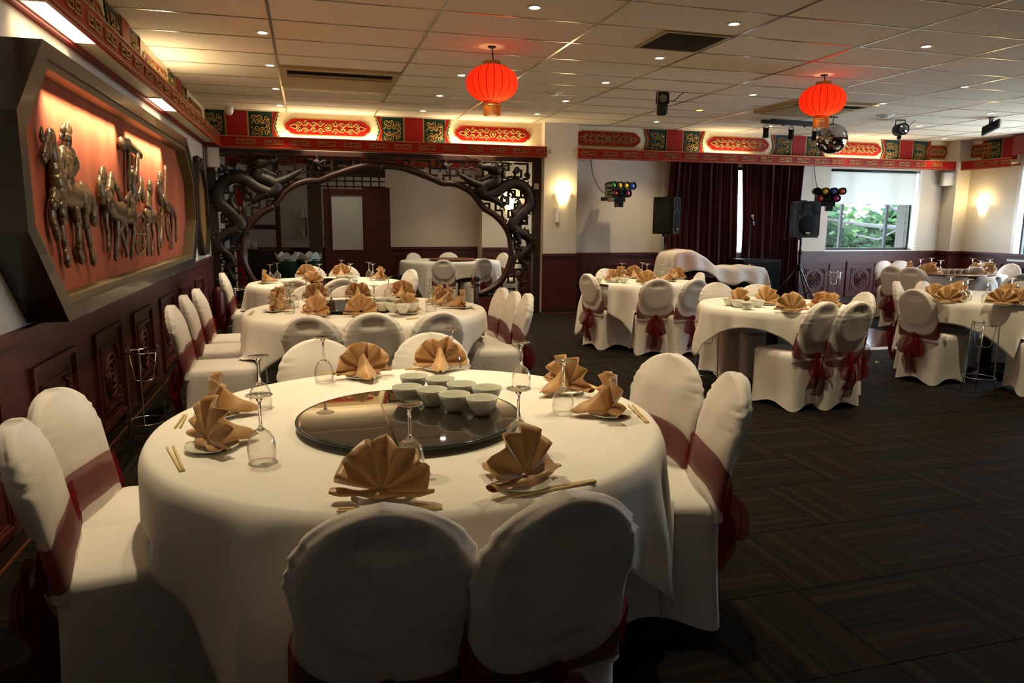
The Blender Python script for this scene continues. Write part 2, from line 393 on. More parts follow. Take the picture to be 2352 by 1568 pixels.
# carved panel meshes, in x-z, depth towards -y
PW, PH = .33, .32
def rect(w, h): return [(-w, -h), (w, -h), (w, h), (-w, h)]
m_outer = MB().ring(rect(PW, PH), rect(PW-.03, PH-.03), XZ, 0, -.022).ring(rect(PW-.03, PH-.03), rect(PW-.045, PH-.045), XZ, 0, -.012).mesh('panel_moulding', 'mahogany')
m_field = MB().prism(rect(PW-.045, PH-.045), XZ, 0, -.004).mesh('panel_field', 'mahogany')
m_inner = MB().ring(rect(.225, .215), rect(.207, .197), XZ, 0, -.014).mesh('inner_moulding', 'mahogany')
med = MB()
med.tube([(.13*cos(2*pi*k/28), -.008, .14*sin(2*pi*k/28)) for k in range(28)], .010, 6, True)
for k in range(4):
    a0 = k*pi/2+pi/4
    med.tube([((.02+.075*t)*cos(a0+2.6*t), -.010, (.02+.08*t)*sin(a0+2.6*t)) for t in [q/9 for q in range(10)]], [.011]*9+[.004], 5)
    med.tube([((.11-.05*t)*cos(a0+.3-2.2*t), -.010, (.115-.05*t)*sin(a0+.3-2.2*t)) for t in [q/7 for q in range(8)]], [.009]*7+[.003], 5)
med.ball((0, -.010, 0), .022, 8)
for k in range(10): a = 2*pi*k/10; med.ball((.09*cos(a), -.008, .095*sin(a)), .013, 6)
m_med = med.mesh('carved_medallion', 'mahogany_carved', True)
cor = MB()
for sx, sz in ((1, 1), (-1, 1), (-1, -1), (1, -1)):
    c = MB().prism([(0, 0), (-.085, 0), (-.06, -.02), (-.035, -.035), (-.02, -.06), (0, -.085)], XZ, -.003, -.012)
    c.tube([(-.022-.018*cos(t*5), -.013, -.022-.018*sin(t*5)) for t in [q/8 for q in range(9)]], .006, 5).tube([(-.06-.01*cos(t*5), -.013, -.012-.01*sin(t*5)) for t in [q/8 for q in range(9)]], .005, 5).tube([(-.012-.01*cos(t*5), -.013, -.06-.01*sin(t*5)) for t in [q/8 for q in range(9)]], .005, 5)
    cor.add(c, Matrix.Translation((sx*.20, 0, sz*.19)) @ Matrix.Diagonal((sx, 1, sz, 1)))
m_cor = cor.mesh('carved_corners', 'mahogany_carved')
def carved_panel(parent, loc, rz):
    root = link('carved_panel', m_field, parent, loc, rz)
    for nm, me in (('panel_moulding', m_outer), ('inner_moulding', m_inner), ('carved_medallion', m_med), ('carved_corners', m_cor)): link(nm, me, root)
for y in (3.07, 4.10, 5.14, 6.17, 7.20, 8.25, 9.30): carved_panel(wl, (XL+.018, y, .43), pi/2)
for x in (4.75, 5.75, 8.75, 9.75, 10.75): carved_panel(wb, (x, YB-.018, .44), 0)
for y in (10.1, 9.07, 8.04, 7.0): carved_panel(wr, (XR-.018, y, .43), -pi/2)

# ------------------------------------------------------------ painted cornice
def spiral(b, cx, cz, r, a0, turns, sgn, w, y=-.006, n=16):
    pts = []
    for k in range(n+1):
        t = k/n; rr = r*(1-t)**.8+r*.12; a = a0+sgn*turns*2*pi*t
        pts.append((cx+rr*cos(a), y, cz+rr*sin(a)))
    b.tube(pts, [w*(1-.35*k/n) for k in range(n+1)], 5, flat=1.0)
def scroll_long(L, H):
    b = MB(); w = .0075
    b.tube([(.045*cos(2*pi*k/16), -.006, .045*sin(2*pi*k/16)) for k in range(16)], w, 5, True); b.ball((0, -.005, 0), .022, 8)
    for k in range(6): b.ball((.032*cos(k*pi/3), -.005, .032*sin(k*pi/3)), .010, 6)
    for sx in (1, -1):
        for sz in (1, -1):
            q = MB()
            xs = [.10, .21, .33, .44]
            for k, x in enumerate(xs):
                r = .036 if k % 2 == 0 else .042
                spiral(q, x, (.036 if k % 2 else .048), r, -pi/2 if k % 2 else pi/2, 1.35, 1 if k % 2 else -1, w)
            q.tube([(x, -.006, .012+.05*sin(x*26)**2) for x in [.05+.44*t/24 for t in range(25)]], w, 5)
            q.tube([(.47, -.006, 0.0), (.50, -.006, .035), (.545, -.006, .02), (.585, -.006, 0)], w, 5)
            b.add(q, Matrix.Diagonal((sx*L/1.22, 1, sz*H/.20, 1)))
    return b
def scroll_green(w0, h0):
    b = MB(); w = .0085; R = random.Random(3)
    for sz in (1, -1):
        q = MB()
        for x, z, r, a0, sg in ((-.10, .115, .038, 0, 1), (-.01, .12, .034, pi, -1), (.085, .115, .036, 0, -1), (-.06, .05, .034, pi/2, -1), (.03, .055, .032, pi/2, 1), (.105, .04, .034, pi, 1)): spiral(q, x, z, r, a0, 1.3, sg, w)
        q.tube([(-.14, -.006, .02), (-.10, -.006, .07), (-.03, -.006, .085), (.02, -.006, .02), (.06, -.006, .09), (.13, -.006, .085)], w, 5)
        b.add(q, Matrix.Diagonal((w0/.30, 1, sz*h0/.34, 1)))
    return b
def plaque_poly(L, H, k=5):
    """long tablet with cusped ends"""
    e = H*.62
    pts = [(L/2-e, H/2)]
    c = [(L/2-e*.55, H*.42), (L/2-e*.42, H*.30), (L/2-e*.15, H*.22), (L/2, 0)]
    pts += c + [(x, -z) for x, z in c[-2::-1]] + [(L/2-e, -H/2)]
    return pts + [(-x, -z) for x, z in pts]
FH = .37; FZ = 2.735
m_scl = scroll_long(1.10, .185).mesh('scrollwork', 'paint_gold', True)
m_scg = scroll_green(.27, .30).mesh('scrollwork', 'paint_gold', True)
PL = 1.18
m_plq = MB().prism(plaque_poly(PL, .215), XZ, -.002, -.012).mesh('red_plaque', 'paint_red')
m_plqr = MB().ring(plaque_poly(PL+.03, .24), plaque_poly(PL-.004, .210), XZ, -.002, -.016).mesh('plaque_rim', 'paint_gold')
m_grn = MB().prism(rect(.155, FH/2), XZ, 0, -.006).mesh('green_panel', 'paint_green')
m_red = MB().prism(rect(.135, FH/2), XZ, 0, -.02).mesh('red_block', 'paint_red')
m_fil = MB().prism(rect(.010, FH/2), XZ, 0, -.014).mesh('gold_fillet', 'paint_gold')
m_chv = MB().prism([(0.0, FH/2), (.07, FH/2), (.012, 0), (.07, -FH/2), (0, -FH/2), (0, -FH/2+.02), (-.022, 0), (0, FH/2-.02)], XZ, 0, -.009).mesh('red_chevron', 'paint_red')
def scallop():
    pts = []; n = 7
    for k in range(n):
        z0 = FH/2-FH*k/n; z1 = FH/2-FH*(k+1)/n
        for t in (0, .3, .7): 
            z = z0+(z1-z0)*t; base = .075-.055*(1-abs(2*z/FH)); pts.append((base-.018*sin(pi*t), z))
    pts.append((.075, -FH/2)); return pts
_sp = scallop()
m_scal = MB().ring(_sp+[(.0, -FH/2), (.0, FH/2)], [(x-.020 if x > .001 else x+.001, z*.985) for x, z in _sp]+[(.001, -FH/2+.001), (.001, FH/2-.001)], XZ, 0, -.013).mesh('scalloped_edge', 'paint_green')
m_vee = MB().prism([(.075, FH/2), (.092, FH/2), (.022, 0), (.092, -FH/2), (.075, -FH/2), (.005, 0)], XZ, 0, -.014).mesh('gold_vee', 'paint_gold')
def cornice(name, u0, u1, reds, rot, org, label_side, end0=False, end1=False, meanders=True, fz0=2.55):
    """frieze board on the wall, red fascia box in front; runs along local x, faces local -y"""
    L = u1-u0
    root = link(name, None, None, org, rot=rot); root['kind'] = 'structure'
    def P(nm, b, m, **k): return part(nm, b, m, root, **k)
    fr = P('frieze_board', MB().span((u0, -.025, fz0-.02), (u1, 0, ZC)), 'paint_cream')
    for c in reds:
        for nm, me, dx in (('red_block', m_red, 0), ('gold_fillet', m_fil, .145), ('gold_fillet', m_fil, -.145), ('green_panel', m_grn, .31), ('green_panel', m_grn, -.31)):
            if u0 <= c+dx-.1 and c+dx+.1 <= u1:
                g = link(nm, me, fr, (c+dx, -.025, FZ))
                if nm == 'green_panel': link('scrollwork', m_scg, g, (0, -.004, 0))
        for s in (1, -1):
            if u0 < c+s*.48 < u1:
                link('red_chevron', m_chv, fr, (c+s*.475, -.025, FZ), sc=(s, 1, 1)); link('gold_vee', m_vee, fr, (c+s*.465, -.025, FZ), sc=(s, 1, 1)); link('scalloped_edge', m_scal, fr, (c+s*.495, -.025, FZ), sc=(s, 1, 1))
    ctr = [(a+b)/2 for a, b in zip(reds, reds[1:])]
    if reds: ctr = [reds[0]-1.2] + ctr + [reds[-1]+1.2]
    for c in ctr:
        if c-.62 >= u0-.01 and c+.62 <= u1+.01:
            g = link('red_plaque', m_plq, fr, (c, -.025, FZ+.005)); link('plaque_rim', m_plqr, g); link('scrollwork', m_scl, g, (0, -.010, 0))
    D = .23
    P('fascia', MB().span((u0, -D, 2.405), (u1, -D+.02, 2.565)), 'paint_red')
    P('gold_line', MB().span((u0, -D-.006, 2.556), (u1, -D+.022, 2.568)), 'paint_gold'); P('gold_line', MB().span((u0, -D-.006, 2.417), (u1, -D, 2.424)), 'paint_gold')
    P('soffit', MB().span((u0, -D+.02, 2.465), (u1, 0, 2.48)), 'paint_cream')
    P('wall_moulding', MB().span((u0, -.035, 2.44), (u1, 0, 2.475)), 'paint_red')
    return root
def key_mesh():
    b = MB(); t = .009
    def seg(x0, z0, x1, z1): b.span((min(x0, x1)-t/2, -.010, min(z0, z1)-t/2), (max(x0, x1)+t/2, 0, max(z0, z1)+t/2))
    for s in (1, -1):
        q = [(.004, -.028), (.115, -.028), (.115, .028), (.018, .028), (.018, -.008), (.085, -.008), (.085, .008)] if s > 0 else [(-.004, .028), (-.115, .028), (-.115, -.028), (-.018, -.028), (-.018, .008), (-.085, .008), (-.085, -.008)]
        for a, c in zip(q, q[1:]): seg(*a, *c)
    return b.mesh('meander', 'paint_gold')
m_key = key_mesh()
cl = cornice('trim_13', 2.0, 10.88, [3.90, 6.30, 8.70], (0, 0, pi/2), (XL, 0, 0), 'left')
for k in range(26): 
    u = 2.1+.355*k-.02
    if u < 10.5: link('meander', m_key, cl, (u, -.23, 2.49))
cb = cornice('trim_14', XL, 3.575, [-.87, 1.57], (0, 0, 0), (0, 10.88, 0), 'back')
for k in range(13): link('meander', m_key, cb, (-.75+.355*k, -.23, 2.49))
cr = cornice('trim_15', 4.09, 11.52, [5.84, 8.21, 10.49], (0, 0, 0), (0, YB, 0), 'back right')
for k in range(20): link('meander', m_key, cr, (4.26+.355*k, -.23, 2.49))
cz = cornice('trim_16', -10.62, -9.66, [-9.86], (0, 0, -pi/2), (XR, 0, 0), 'right')

def cut_plaque(par, u, k):
    g = link('red_plaque', m_plq, par, (u, -.025, FZ+.005), sc=(k, 1, 1)); link('plaque_rim', m_plqr, g); link('scrollwork', m_scl, g, (0, -.010, 0))
cut_plaque(cz, -10.42, .36); cut_plaque(cr, 4.66, .95); cut_plaque(cr, 11.2, .36)

for k in range(3): link('meander', m_key, cz, (-10.25+.26*k, -.23, 2.49), sc=(.8, 1, 1))
crr = cornice('trim_17', -1.3, 4.45, [.2, 2.6], (0, 0, 0), (0, 13.70, 0), 'rear room', fz0=2.55)
for k in range(15): link('meander', m_key, crr, (-1.0+.355*k, -.23, 2.49))
struct('trim_18', MB().span((11.5, 5.9, 2.60), (11.72, 9.64, 2.92)), 'paint_darkred')

# ------------------------------------------------------------ windows
def window(name, to3, u0, u1, z0, z1, mull, d, sgn, bar_z=None):
    b = MB(); t = .05
    b.ring([(u0, z0), (u1, z0), (u1, z1), (u0, z1)], [(u0+t, z0+t), (u1-t, z0+t), (u1-t, z1-t), (u0+t, z1-t)], to3, d, d+sgn*.05)
    o = struct(name, b, 'alu_dark')
    e = [u0+t]+list(mull)+[u1-t]
    for m in mull: part('mullion', MB().prism([(m-.022, z0+t), (m+.022, z0+t), (m+.022, z1-t), (m-.022, z1-t)], to3, d, d+sgn*.05), 'alu_dark', o)
    for a, c in zip(e, e[1:]): part('pane', MB().prism([(a, z0+t), (c, z0+t), (c, z1-t), (a, z1-t)], to3, d+sgn*.02, d+sgn*.026), 'pane', o)
    return o
w1 = window('window_1', XZ, *W1, [9.36, 10.36], YB+.13, 1); w2 = window('window_2', XZ, *W2, [7.1], YB+.13, 1)
w3 = window('window_3', YZ, *W3, [6.3, 7.3, 8.4], XR+.13, 1)
w5 = window('window_4', YZ, 11.5, 13.1, .95, 2.38, [12.3], 4.55, 1)
part('window_sill', MB().span((8.90, YB-.03, .925), (10.95, YB+.14, .955)), 'white_plastic', w1)
part('window_sill', MB().span((XR-.03, 5.15, .81), (XR+.14, 9.68, .845)), 'white_plastic', w3)
part('jamb_lining', MB().span((10.88, YB-.012, .95), (10.93, YB+.14, 2.40)), 'white_plastic', w1)
part('jamb_lining', MB().span((XR-.012, 9.60, .84), (XR+.14, 9.66, 2.42)), 'white_plastic', w3)
def blind(label, to3, u0, u1, z0, z1, d):
    t = thing('roller_blind', label, 'blind')
    part('fabric', MB().prism([(u0, z0), (u1, z0), (u1, z1), (u0, z1)], to3, d, d+.003), 'blind_fabric', t)
    part('hem_bar', MB().prism([(u0, z0-.018), (u1, z0-.018), (u1, z0+.004), (u0, z0+.004)], to3, d-.005, d+.008), 'white_plastic', t)
    part('roller_tube', MB().tube([to3(u0, z1+.012, d+.012), to3(u1, z1+.012, d+.012)], .022, 12), 'alu_dark', t, True)
    part('pull_chain', MB().tube([to3(u1+.012, z1, d), to3(u1+.012, z1-.65, d)], .004, 5), 'white_plastic', t)
    return t
blind('half-lowered cream roller blind over the window at the end of the stage wall', XZ, 8.97, 10.84, 1.80, 2.355, YB+.03)
blind('half-lowered cream roller blind in the window of the right-hand wall', YZ, 5.24, 9.58, 2.02, 2.38, XR+.03)

# outside: brick pier, trees, ground
gd = struct('ground_outside', MB().span((-6, 13.92, -3.2), (40, 45, -3.0)), 'soil')
pier = thing('brick_pier', 'pale red brick pier outside the far window', 'brick pier', (11.28, 11.55, 0))
part('mortar_core', MB().span((-.10, -.10, .3), (.2, .10, 2.9)), 'mortar', pier)
bk = MB().box((0, 0, 0), (.112, .012, .07)).mesh('brick', 'brick')
for j in range(32):
    for i in range(3):
        x = -.10+.06+.12*i-(.06 if j % 2 else 0)
        if -.08 < x < .2: link('brick', bk, pier, (x, -.104, .34+.08*j))
def tree(label, base, limbs, blobs, seed):
    R = random.Random(seed); t = thing('tree', label, 'tree', base)
    for nm, pts, r0, r1 in limbs:
        n = len(pts); part(nm, MB().tube(pts, [r0+(r1-r0)*k/(n-1) for k in range(n)], 8), 'bark', t, True)
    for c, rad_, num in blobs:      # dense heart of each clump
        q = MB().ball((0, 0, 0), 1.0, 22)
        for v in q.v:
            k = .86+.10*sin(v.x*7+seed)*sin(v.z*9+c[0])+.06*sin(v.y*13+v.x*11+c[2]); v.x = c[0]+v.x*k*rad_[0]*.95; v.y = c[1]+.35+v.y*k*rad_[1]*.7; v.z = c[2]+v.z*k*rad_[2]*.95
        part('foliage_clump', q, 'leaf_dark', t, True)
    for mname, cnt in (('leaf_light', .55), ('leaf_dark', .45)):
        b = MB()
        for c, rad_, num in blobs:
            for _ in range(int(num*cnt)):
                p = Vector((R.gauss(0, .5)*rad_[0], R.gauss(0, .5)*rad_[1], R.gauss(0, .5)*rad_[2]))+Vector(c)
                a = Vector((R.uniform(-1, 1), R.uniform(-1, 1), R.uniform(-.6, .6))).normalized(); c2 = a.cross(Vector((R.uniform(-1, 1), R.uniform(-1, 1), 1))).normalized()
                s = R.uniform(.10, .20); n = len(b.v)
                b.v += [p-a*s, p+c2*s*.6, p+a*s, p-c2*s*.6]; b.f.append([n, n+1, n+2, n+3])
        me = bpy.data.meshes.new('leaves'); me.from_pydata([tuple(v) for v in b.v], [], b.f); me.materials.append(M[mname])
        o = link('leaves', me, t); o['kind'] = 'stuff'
tree('leafy tree with long grey limbs behind the far window', (14.9, 15.0, -3), [('trunk', [(0, -.3, 0), (.05, -.3, 2.4), (-.05, -.2, 4.3), (-.45, -.2, 6.0)], .20, .12),
     ('limb', [(-.05, -.2, 4.1), (-.7, -.25, 4.35), (-1.4, -.3, 4.38), (-2.2, -.3, 4.45), (-3.2, -.2, 4.6)], .065, .03), ('limb', [(-.2, -.2, 4.4), (-.8, -.3, 4.75), (-1.4, -.3, 5.0), (-2.2, -.2, 5.3)], .05, .025),
     ('limb', [(-.7, -.25, 4.3), (-1.3, -.3, 4.05), (-1.9, -.3, 4.15), (-2.4, -.3, 4.45)], .03, .015), ('limb', [(.1, -.2, 4.0), (.25, -.3, 4.6), (.2, -.3, 5.4)], .07, .04)],
     [((-2.3, .5, 3.85), (.9, .5, .5), 2400), ((-.9, .5, 3.75), (1.0, .5, .45), 2400), ((-2.6, .4, 4.55), (.5, .5, .45), 900), ((.5, .5, 3.9), (.8, .5, .6), 1400), ((-.75, .4, 4.45), (.25, .4, .16), 160)], 1)
tree('slim tree with green creeper beyond the right-hand window', (15.4, 10.6, -3), [('trunk', [(0, 0, 0), (.05, 0, 3), (0, .1, 6.5)], .16, .10), ('limb', [(0, 0, 3.6), (.2, -1.0, 4.6), (.3, -1.8, 5.8)], .06, .03), ('limb', [(0, 0, 4.4), (.1, .6, 5.2), (.1, 1.0, 6.2)], .05, .02)],
     [((0, .3, 3.4), (.6, 1.0, .6), 1100), ((.6, 1.6, 3.8), (.6, .9, .7), 900), ((.1, 1.0, 4.9), (.4, .6, .4), 300)], 2)
tree('broad leafy tree filling the background of the far window', (15.0, 18.2, -3), [('trunk', [(0, 0, 0), (.1, 0, 3), (0, .1, 6.0)], .2, .12)],
     [((-.2, 0, 3.9), (1.0, .6, .75), 2200), ((1.5, 0, 3.8), (1.1, .6, .7), 2200), ((2.8, 0, 4.1), (.9, .6, .9), 1800), ((-.6, 0, 4.9), (.5, .5, .4), 500), ((1.0, 0, 2.9), (2.4, .8, .6), 1500)], 3)

# ------------------------------------------------------------ timber dance floor
df = thing('dance_floor', 'glossy dark red timber dance floor between the tables', 'dance floor', (0, 0, 0))
X0, X1, Y0_, Y1_ = 5.05, 7.45, 6.75, 8.95; bw = (X1-X0)/16
bd = MB(); w_, l_, e_ = bw/2-.0015, (Y1_-Y0_)/2, .003
bd.v = [Vector(p) for p in ((-w_, -l_, 0), (w_, -l_, 0), (w_, l_, 0), (-w_, l_, 0), (-w_+e_, -l_, .016), (w_-e_, -l_, .016), (w_-e_, l_, .016), (-w_+e_, l_, .016))]
bd.f = [[4, 5, 6, 7], [0, 1, 5, 4], [1, 2, 6, 5], [2, 3, 7, 6], [3, 0, 4, 7]]; bd = bd.mesh('floor_board', 'dance_timber')
for k in range(16): link('floor_board', bd, df, (X0+bw*(k+.5), (Y0_+Y1_)/2, 0))
def edge(a, b, c, d): part('edge_ramp', MB().prism([(a, 0.001), (b, 0.001), (b, .018)], c, *d), 'chrome', df)
edge(Y0_-.06, Y0_, YZ, (X0, X1)); edge(Y1_+.06, Y1_, YZ, (X0, X1)); edge(X0-.06, X0, XZ, (Y0_, Y1_)); edge(X1+.06, X1, XZ, (Y0_, Y1_))
# ------------------------------------------------------------ red mural in an octagonal shadow box
OUT = [(3.88, 2.25), (3.47, 1.885), (3.46, 1.39), (3.87, .955), (8.0, .98), (8.45, 1.40), (8.48, 1.86), (8.0, 2.24)]
INN = [(3.95, 2.135), (3.595, 1.82), (3.59, 1.42), (3.945, 1.07), (7.92, 1.09), (8.31, 1.44), (8.33, 1.81), (7.92, 2.115)]
def mural_box(label, dy, figs):
    t = thing('mural', label, 'mural', (0, dy, 0))
    mid = [((a[0]*.35+b[0]*.65), (a[1]*.35+b[1]*.65)) for a, b in zip(OUT, INN)]
    part('frame', MB().ring(OUT, mid, YZ, -1.299, -1.12), 'frame_wood', t)
    part('gold_lip', MB().ring(mid, INN, YZ, -1.299, -1.132), 'niche_gold', t)
    part('red_panel', MB().prism(INN, YZ, -1.299, -1.225), 'mural_red', t)
    return t
mural = mural_box('large octagonal wood-framed red mural with bronze horsemen on the left wall', 0, True)
def relief(name, strokes, ox, oy, sc, parent, label=None):
    b = MB()
    for pts, r in strokes:
        r = [q*.80 if q > .05 else q*.92 for q in r]
        P = [atx(ox+u/sc, oy+v/sc, -1.205) for u, v in pts]
        if len(P) == 1: b.ball((-1.20, P[0].y, P[0].z), r if not isinstance(r, list) else r[0], 10, (.6, 1, 1.1)); continue
        Q = []   # resample for smooth limbs
        n = len(P)
        for i in range(n-1):
            for k in range(3):
                tt = k/3; Q.append(P[i].lerp(P[i+1], tt))
        Q.append(P[-1]); rr = r if isinstance(r, list) else [r, r]
        R = [rr[0]+(rr[-1]-rr[0])*k/(len(Q)-1) for k in range(len(Q))]
        c = MB().tube(Q, R, 8).ball(Q[0], R[0]*.99, 8).ball(Q[-1], R[-1]*.99, 8); lift = .012*(hash((ox, len(b.v))) % 5)/4
        for v in c.v: v.x = -1.200+lift+(v.x+1.205)*.5
        b.add(c)
    o = part(name, b, 'bronze', parent, True)
    if label: o['label'] = label
    return o
relief('horse_relief', [([(208, 262), (188, 330), (165, 400), (142, 478)], [.055, .032]), ([(135, 280), (132, 185)], [.026, .010]), ([(192, 275), (186, 212)], [.024, .010]), ([(180, 430), (200, 380)], [.03, .03]), ([(218, 290), (250, 470), (265, 640)], [.055, .085]), ([(265, 640), (280, 770)], [.095, .10]),
    ([(285, 775), (400, 835), (505, 845)], [.10, .10]), ([(520, 850), (535, 920)], [.11, .095]), ([(248, 840), (225, 930)], [.062, .04]), ([(225, 930), (240, 1110)], [.034, .032]), ([(240, 1110), (275, 1240)], [.032, .036]), ([(300, 900), (318, 1060)], [.066, .044]), ([(318, 1060), (360, 1340)], [.034, .030]), ([(364, 1360), (382, 1490)], [.030, .038]),
    ([(440, 900), (482, 1080)], [.07, .044]), ([(482, 1080), (486, 1330)], [.034, .030]), ([(492, 1350), (528, 1460)], [.030, .038]), ([(535, 900), (562, 1120)], [.075, .044]), ([(562, 1120), (596, 1330)], [.034, .030]), ([(600, 1350), (624, 1480)], [.030, .038]), ([(545, 790), (595, 830), (635, 930), (645, 1080)], [.03, .05]),
    ([(250, 700), (325, 715)], [.016, .016]), ([(250, 740), (325, 750)], [.014, .014]), ([(230, 330), (262, 430), (285, 560)], [.03, .03])], 60, 250, 4.24, mural, 'bronze relief horse at the left of the mural')
relief('rider_relief', [([(372, 700), (372, 580), (372, 470)], [.075, .066]), ([(340, 430), (415, 430)], [.045, .045]), ([(376, 420), (372, 340)], [.035, .045]), ([(370, 330), (366, 250)], [.052, .056]), ([(335, 238), (330, 275)], [.014, .018]), ([(340, 215), (405, 205)], [.03, .03])] + [([(338+16*k, 205-4*k), (345+13*k, 155)], [.022, .016]) for k in range(5)] +
    [([(415, 430), (448, 520), (440, 590), (350, 570)], [.04, .024]), ([(335, 430), (322, 520), (330, 590)], [.032, .022]), ([(400, 690), (372, 790), (395, 880), (445, 935)], [.06, .032]), ([(215, 475), (262, 535), (318, 572)], [.011, .011]), ([(440, 600), (470, 560), (468, 495)], [.022, .016]), ([(430, 640), (465, 610)], [.02, .014]), ([(355, 690), (350, 800)], [.03, .02]), ([(395, 780), (430, 860), (400, 930)], [.03, .02]), ([(350, 460), (365, 560), (355, 660)], [.018, .018]), ([(395, 460), (392, 560), (405, 660)], [.018, .018])], 60, 250, 4.24, mural, 'bronze relief rider with pleated hat')
relief('horseman_relief', [([(150, 760), (135, 640), (140, 560)], [.06, .05]), ([(140, 570), (140, 520), (145, 475)], [.045, .05]), ([(240, 700), (255, 600), (260, 530)], [.06, .045]), ([(185, 780), (240, 880), (330, 920), (370, 900)], [.09, .08]), ([(190, 900), (200, 1050), (220, 1150), (225, 1350)], [.035, .024]), ([(300, 980), (310, 1150), (300, 1300), (292, 1430)], [.045, .03]), ([(300, 600), (340, 700), (370, 820)], [.03, .03])], 200, 300, 4.9, mural)
relief('carriage_relief', [([(370, 140), (430, 150), (500, 195), (590, 275)], [.06, .035]), ([(465, 120), (463, 95)], [.03, .014]), ([(455, 250), (455, 450), (460, 640)], [.032, .032]), ([(540, 270), (535, 420), (520, 560)], [.03, .03]), ([(500, 460), (500, 600), (520, 760)], [.055, .07]), ([(590, 560), (585, 660), (560, 760)], [.035, .03]), ([(390, 850), (430, 860), (475, 820)], [.03, .02]), ([(420, 780), (450, 720), (470, 690)], [.03, .02]), ([(480, 800), (470, 950), (500, 1050)], [.09, .06]),
    ([(580+70*cos(2*pi*k/16), 1170+225*sin(2*pi*k/16)) for k in range(17)], [.016, .016]), ([(580, 960), (580, 1390)], [.010, .010]), ([(515, 1170), (650, 1170)], [.010, .010]), ([(535, 1010), (630, 1340)], [.010, .010]), ([(630, 1010), (535, 1340)], [.010, .010])], 200, 300, 4.9, mural)
relief('horse_relief', [([(350, 960), (420, 960), (500, 940)], [.07, .08]), ([(370, 1030), (340, 1120), (390, 1270), (420, 1390)], [.035, .022]), ([(420, 1060), (445, 1160), (430, 1290), (440, 1400)], [.035, .022]), ([(490, 1040), (500, 1180), (480, 1290), (470, 1420)], [.04, .024])], 200, 300, 4.9, mural)
relief('horseman_relief', [([(680, 900), (680, 780), (682, 700)], [.065, .055]), ([(680, 700), (680, 650), (680, 615)], [.045, .05]), ([(650, 950), (700, 980), (745, 960)], [.07, .07]), ([(660, 1040), (660, 1200), (655, 1390)], [.03, .022]), ([(720, 1050), (740, 1200), (720, 1390)], [.03, .02]), ([(760, 1000), (780, 1130), (790, 1380)], [.035, .022]), ([(610, 620), (620, 780)], [.03, .03])], 200, 300, 4.9, mural)
relief('horseman_relief', [([(820, 800), (800, 680), (795, 590)], [.06, .055]), ([(795, 600), (795, 550), (795, 510)], [.045, .05]), ([(868, 820), (870, 560), (868, 415)], [.032, .028]), ([(840, 780), (880, 860), (930, 900)], [.07, .06]), ([(835, 900), (835, 1100), (822, 1290)], [.035, .024]), ([(885, 1000), (880, 1130), (900, 1220)], [.035, .026]), ([(940, 960), (955, 1120), (940, 1320)], [.035, .022]), ([(960, 900), (985, 1000), (985, 1240)], [.035, .022])], 200, 300, 4.9, mural)
for k, (y0, y1) in enumerate(((4.15, 5.55), (5.85, 7.15))):
    lamp('mural_light', 'AREA', P_MURAL, (1.0, .80, .52), (-1.160, (y0+y1)/2, 2.095-.006*k), mural, (0, rad(24), 0), shape='RECTANGLE', size=.04, size_y=y1-y0, spread=rad(80))

# narrow carved frame beyond the mural
O2 = [(9.62, 2.14), (9.40, 1.86), (9.40, 1.30), (9.62, 1.0), (10.12, 1.0), (10.34, 1.30), (10.34, 1.86), (10.12, 2.14)]
I2 = [(9.68, 2.04), (9.49, 1.82), (9.49, 1.34), (9.68, 1.1), (10.06, 1.1), (10.25, 1.34), (10.25, 1.82), (10.06, 2.04)]
t = thing('carved_frame', 'narrow dark octagonal frame with gold carving past the red mural', 'frame')
part('frame', MB().ring(O2, I2, YZ, -1.299, -1.23), 'dark_wood', t); part('gold_carving', MB().prism(I2, YZ, -1.299, -1.27), 'paint_gold', t)
part('finial', MB().ball((-1.26, 9.68, 2.17), .045, 8).ball((-1.26, 10.06, 2.17), .045, 8), 'dark_wood', t, True)
# ------------------------------------------------------------ moon-gate screen with two dragons
SY = 10.90; SCX = 1.10
scr = thing('moon_gate_screen', 'dark carved wooden moon gate screen with two dragons and fretwork', 'screen', (0, 0, 0))
part('jamb', MB().span((XL, SY-.05, 0), (XL+.11, SY+.05, 2.41)), 'dark_wood', scr); part('jamb', MB().span((3.43, SY-.05, 0), (3.55, SY+.05, 2.41)), 'dark_wood', scr)
part('top_rail', MB().span((XL+.11, SY-.05, 2.345), (3.43, SY+.05, 2.41)), 'arch_wood', scr)
z2 = lambda u, v: aty(860+u/5.2275, 340+v/5.2275, SY)
half = [z2(*p) for p in ((60, 215), (300, 228), (500, 290), (700, 370), (820, 425), (950, 430), (1080, 480), (1200, 570), (1310, 725), (1450, 810), (1560, 930), (1620, 1050), (1640, 1180))] + [aty(x, y, SY) for x, y in ((1175, 590), (1163, 625), (1147, 649), (1123, 666), (1098, 676))]
half = [(p.x-SCX, p.z) for p in half]; half[0] = (0, half[0][1]); half = [half[0]] + half[1:]
def dens(pts, n=4):
    out = []
    for i in range(len(pts)-1):
        for k in range(n): out.append(tuple(a+(b-a)*k/n for a, b in zip(pts[i], pts[i+1])))
    return out+[pts[-1]]
cusps = {4, 8}
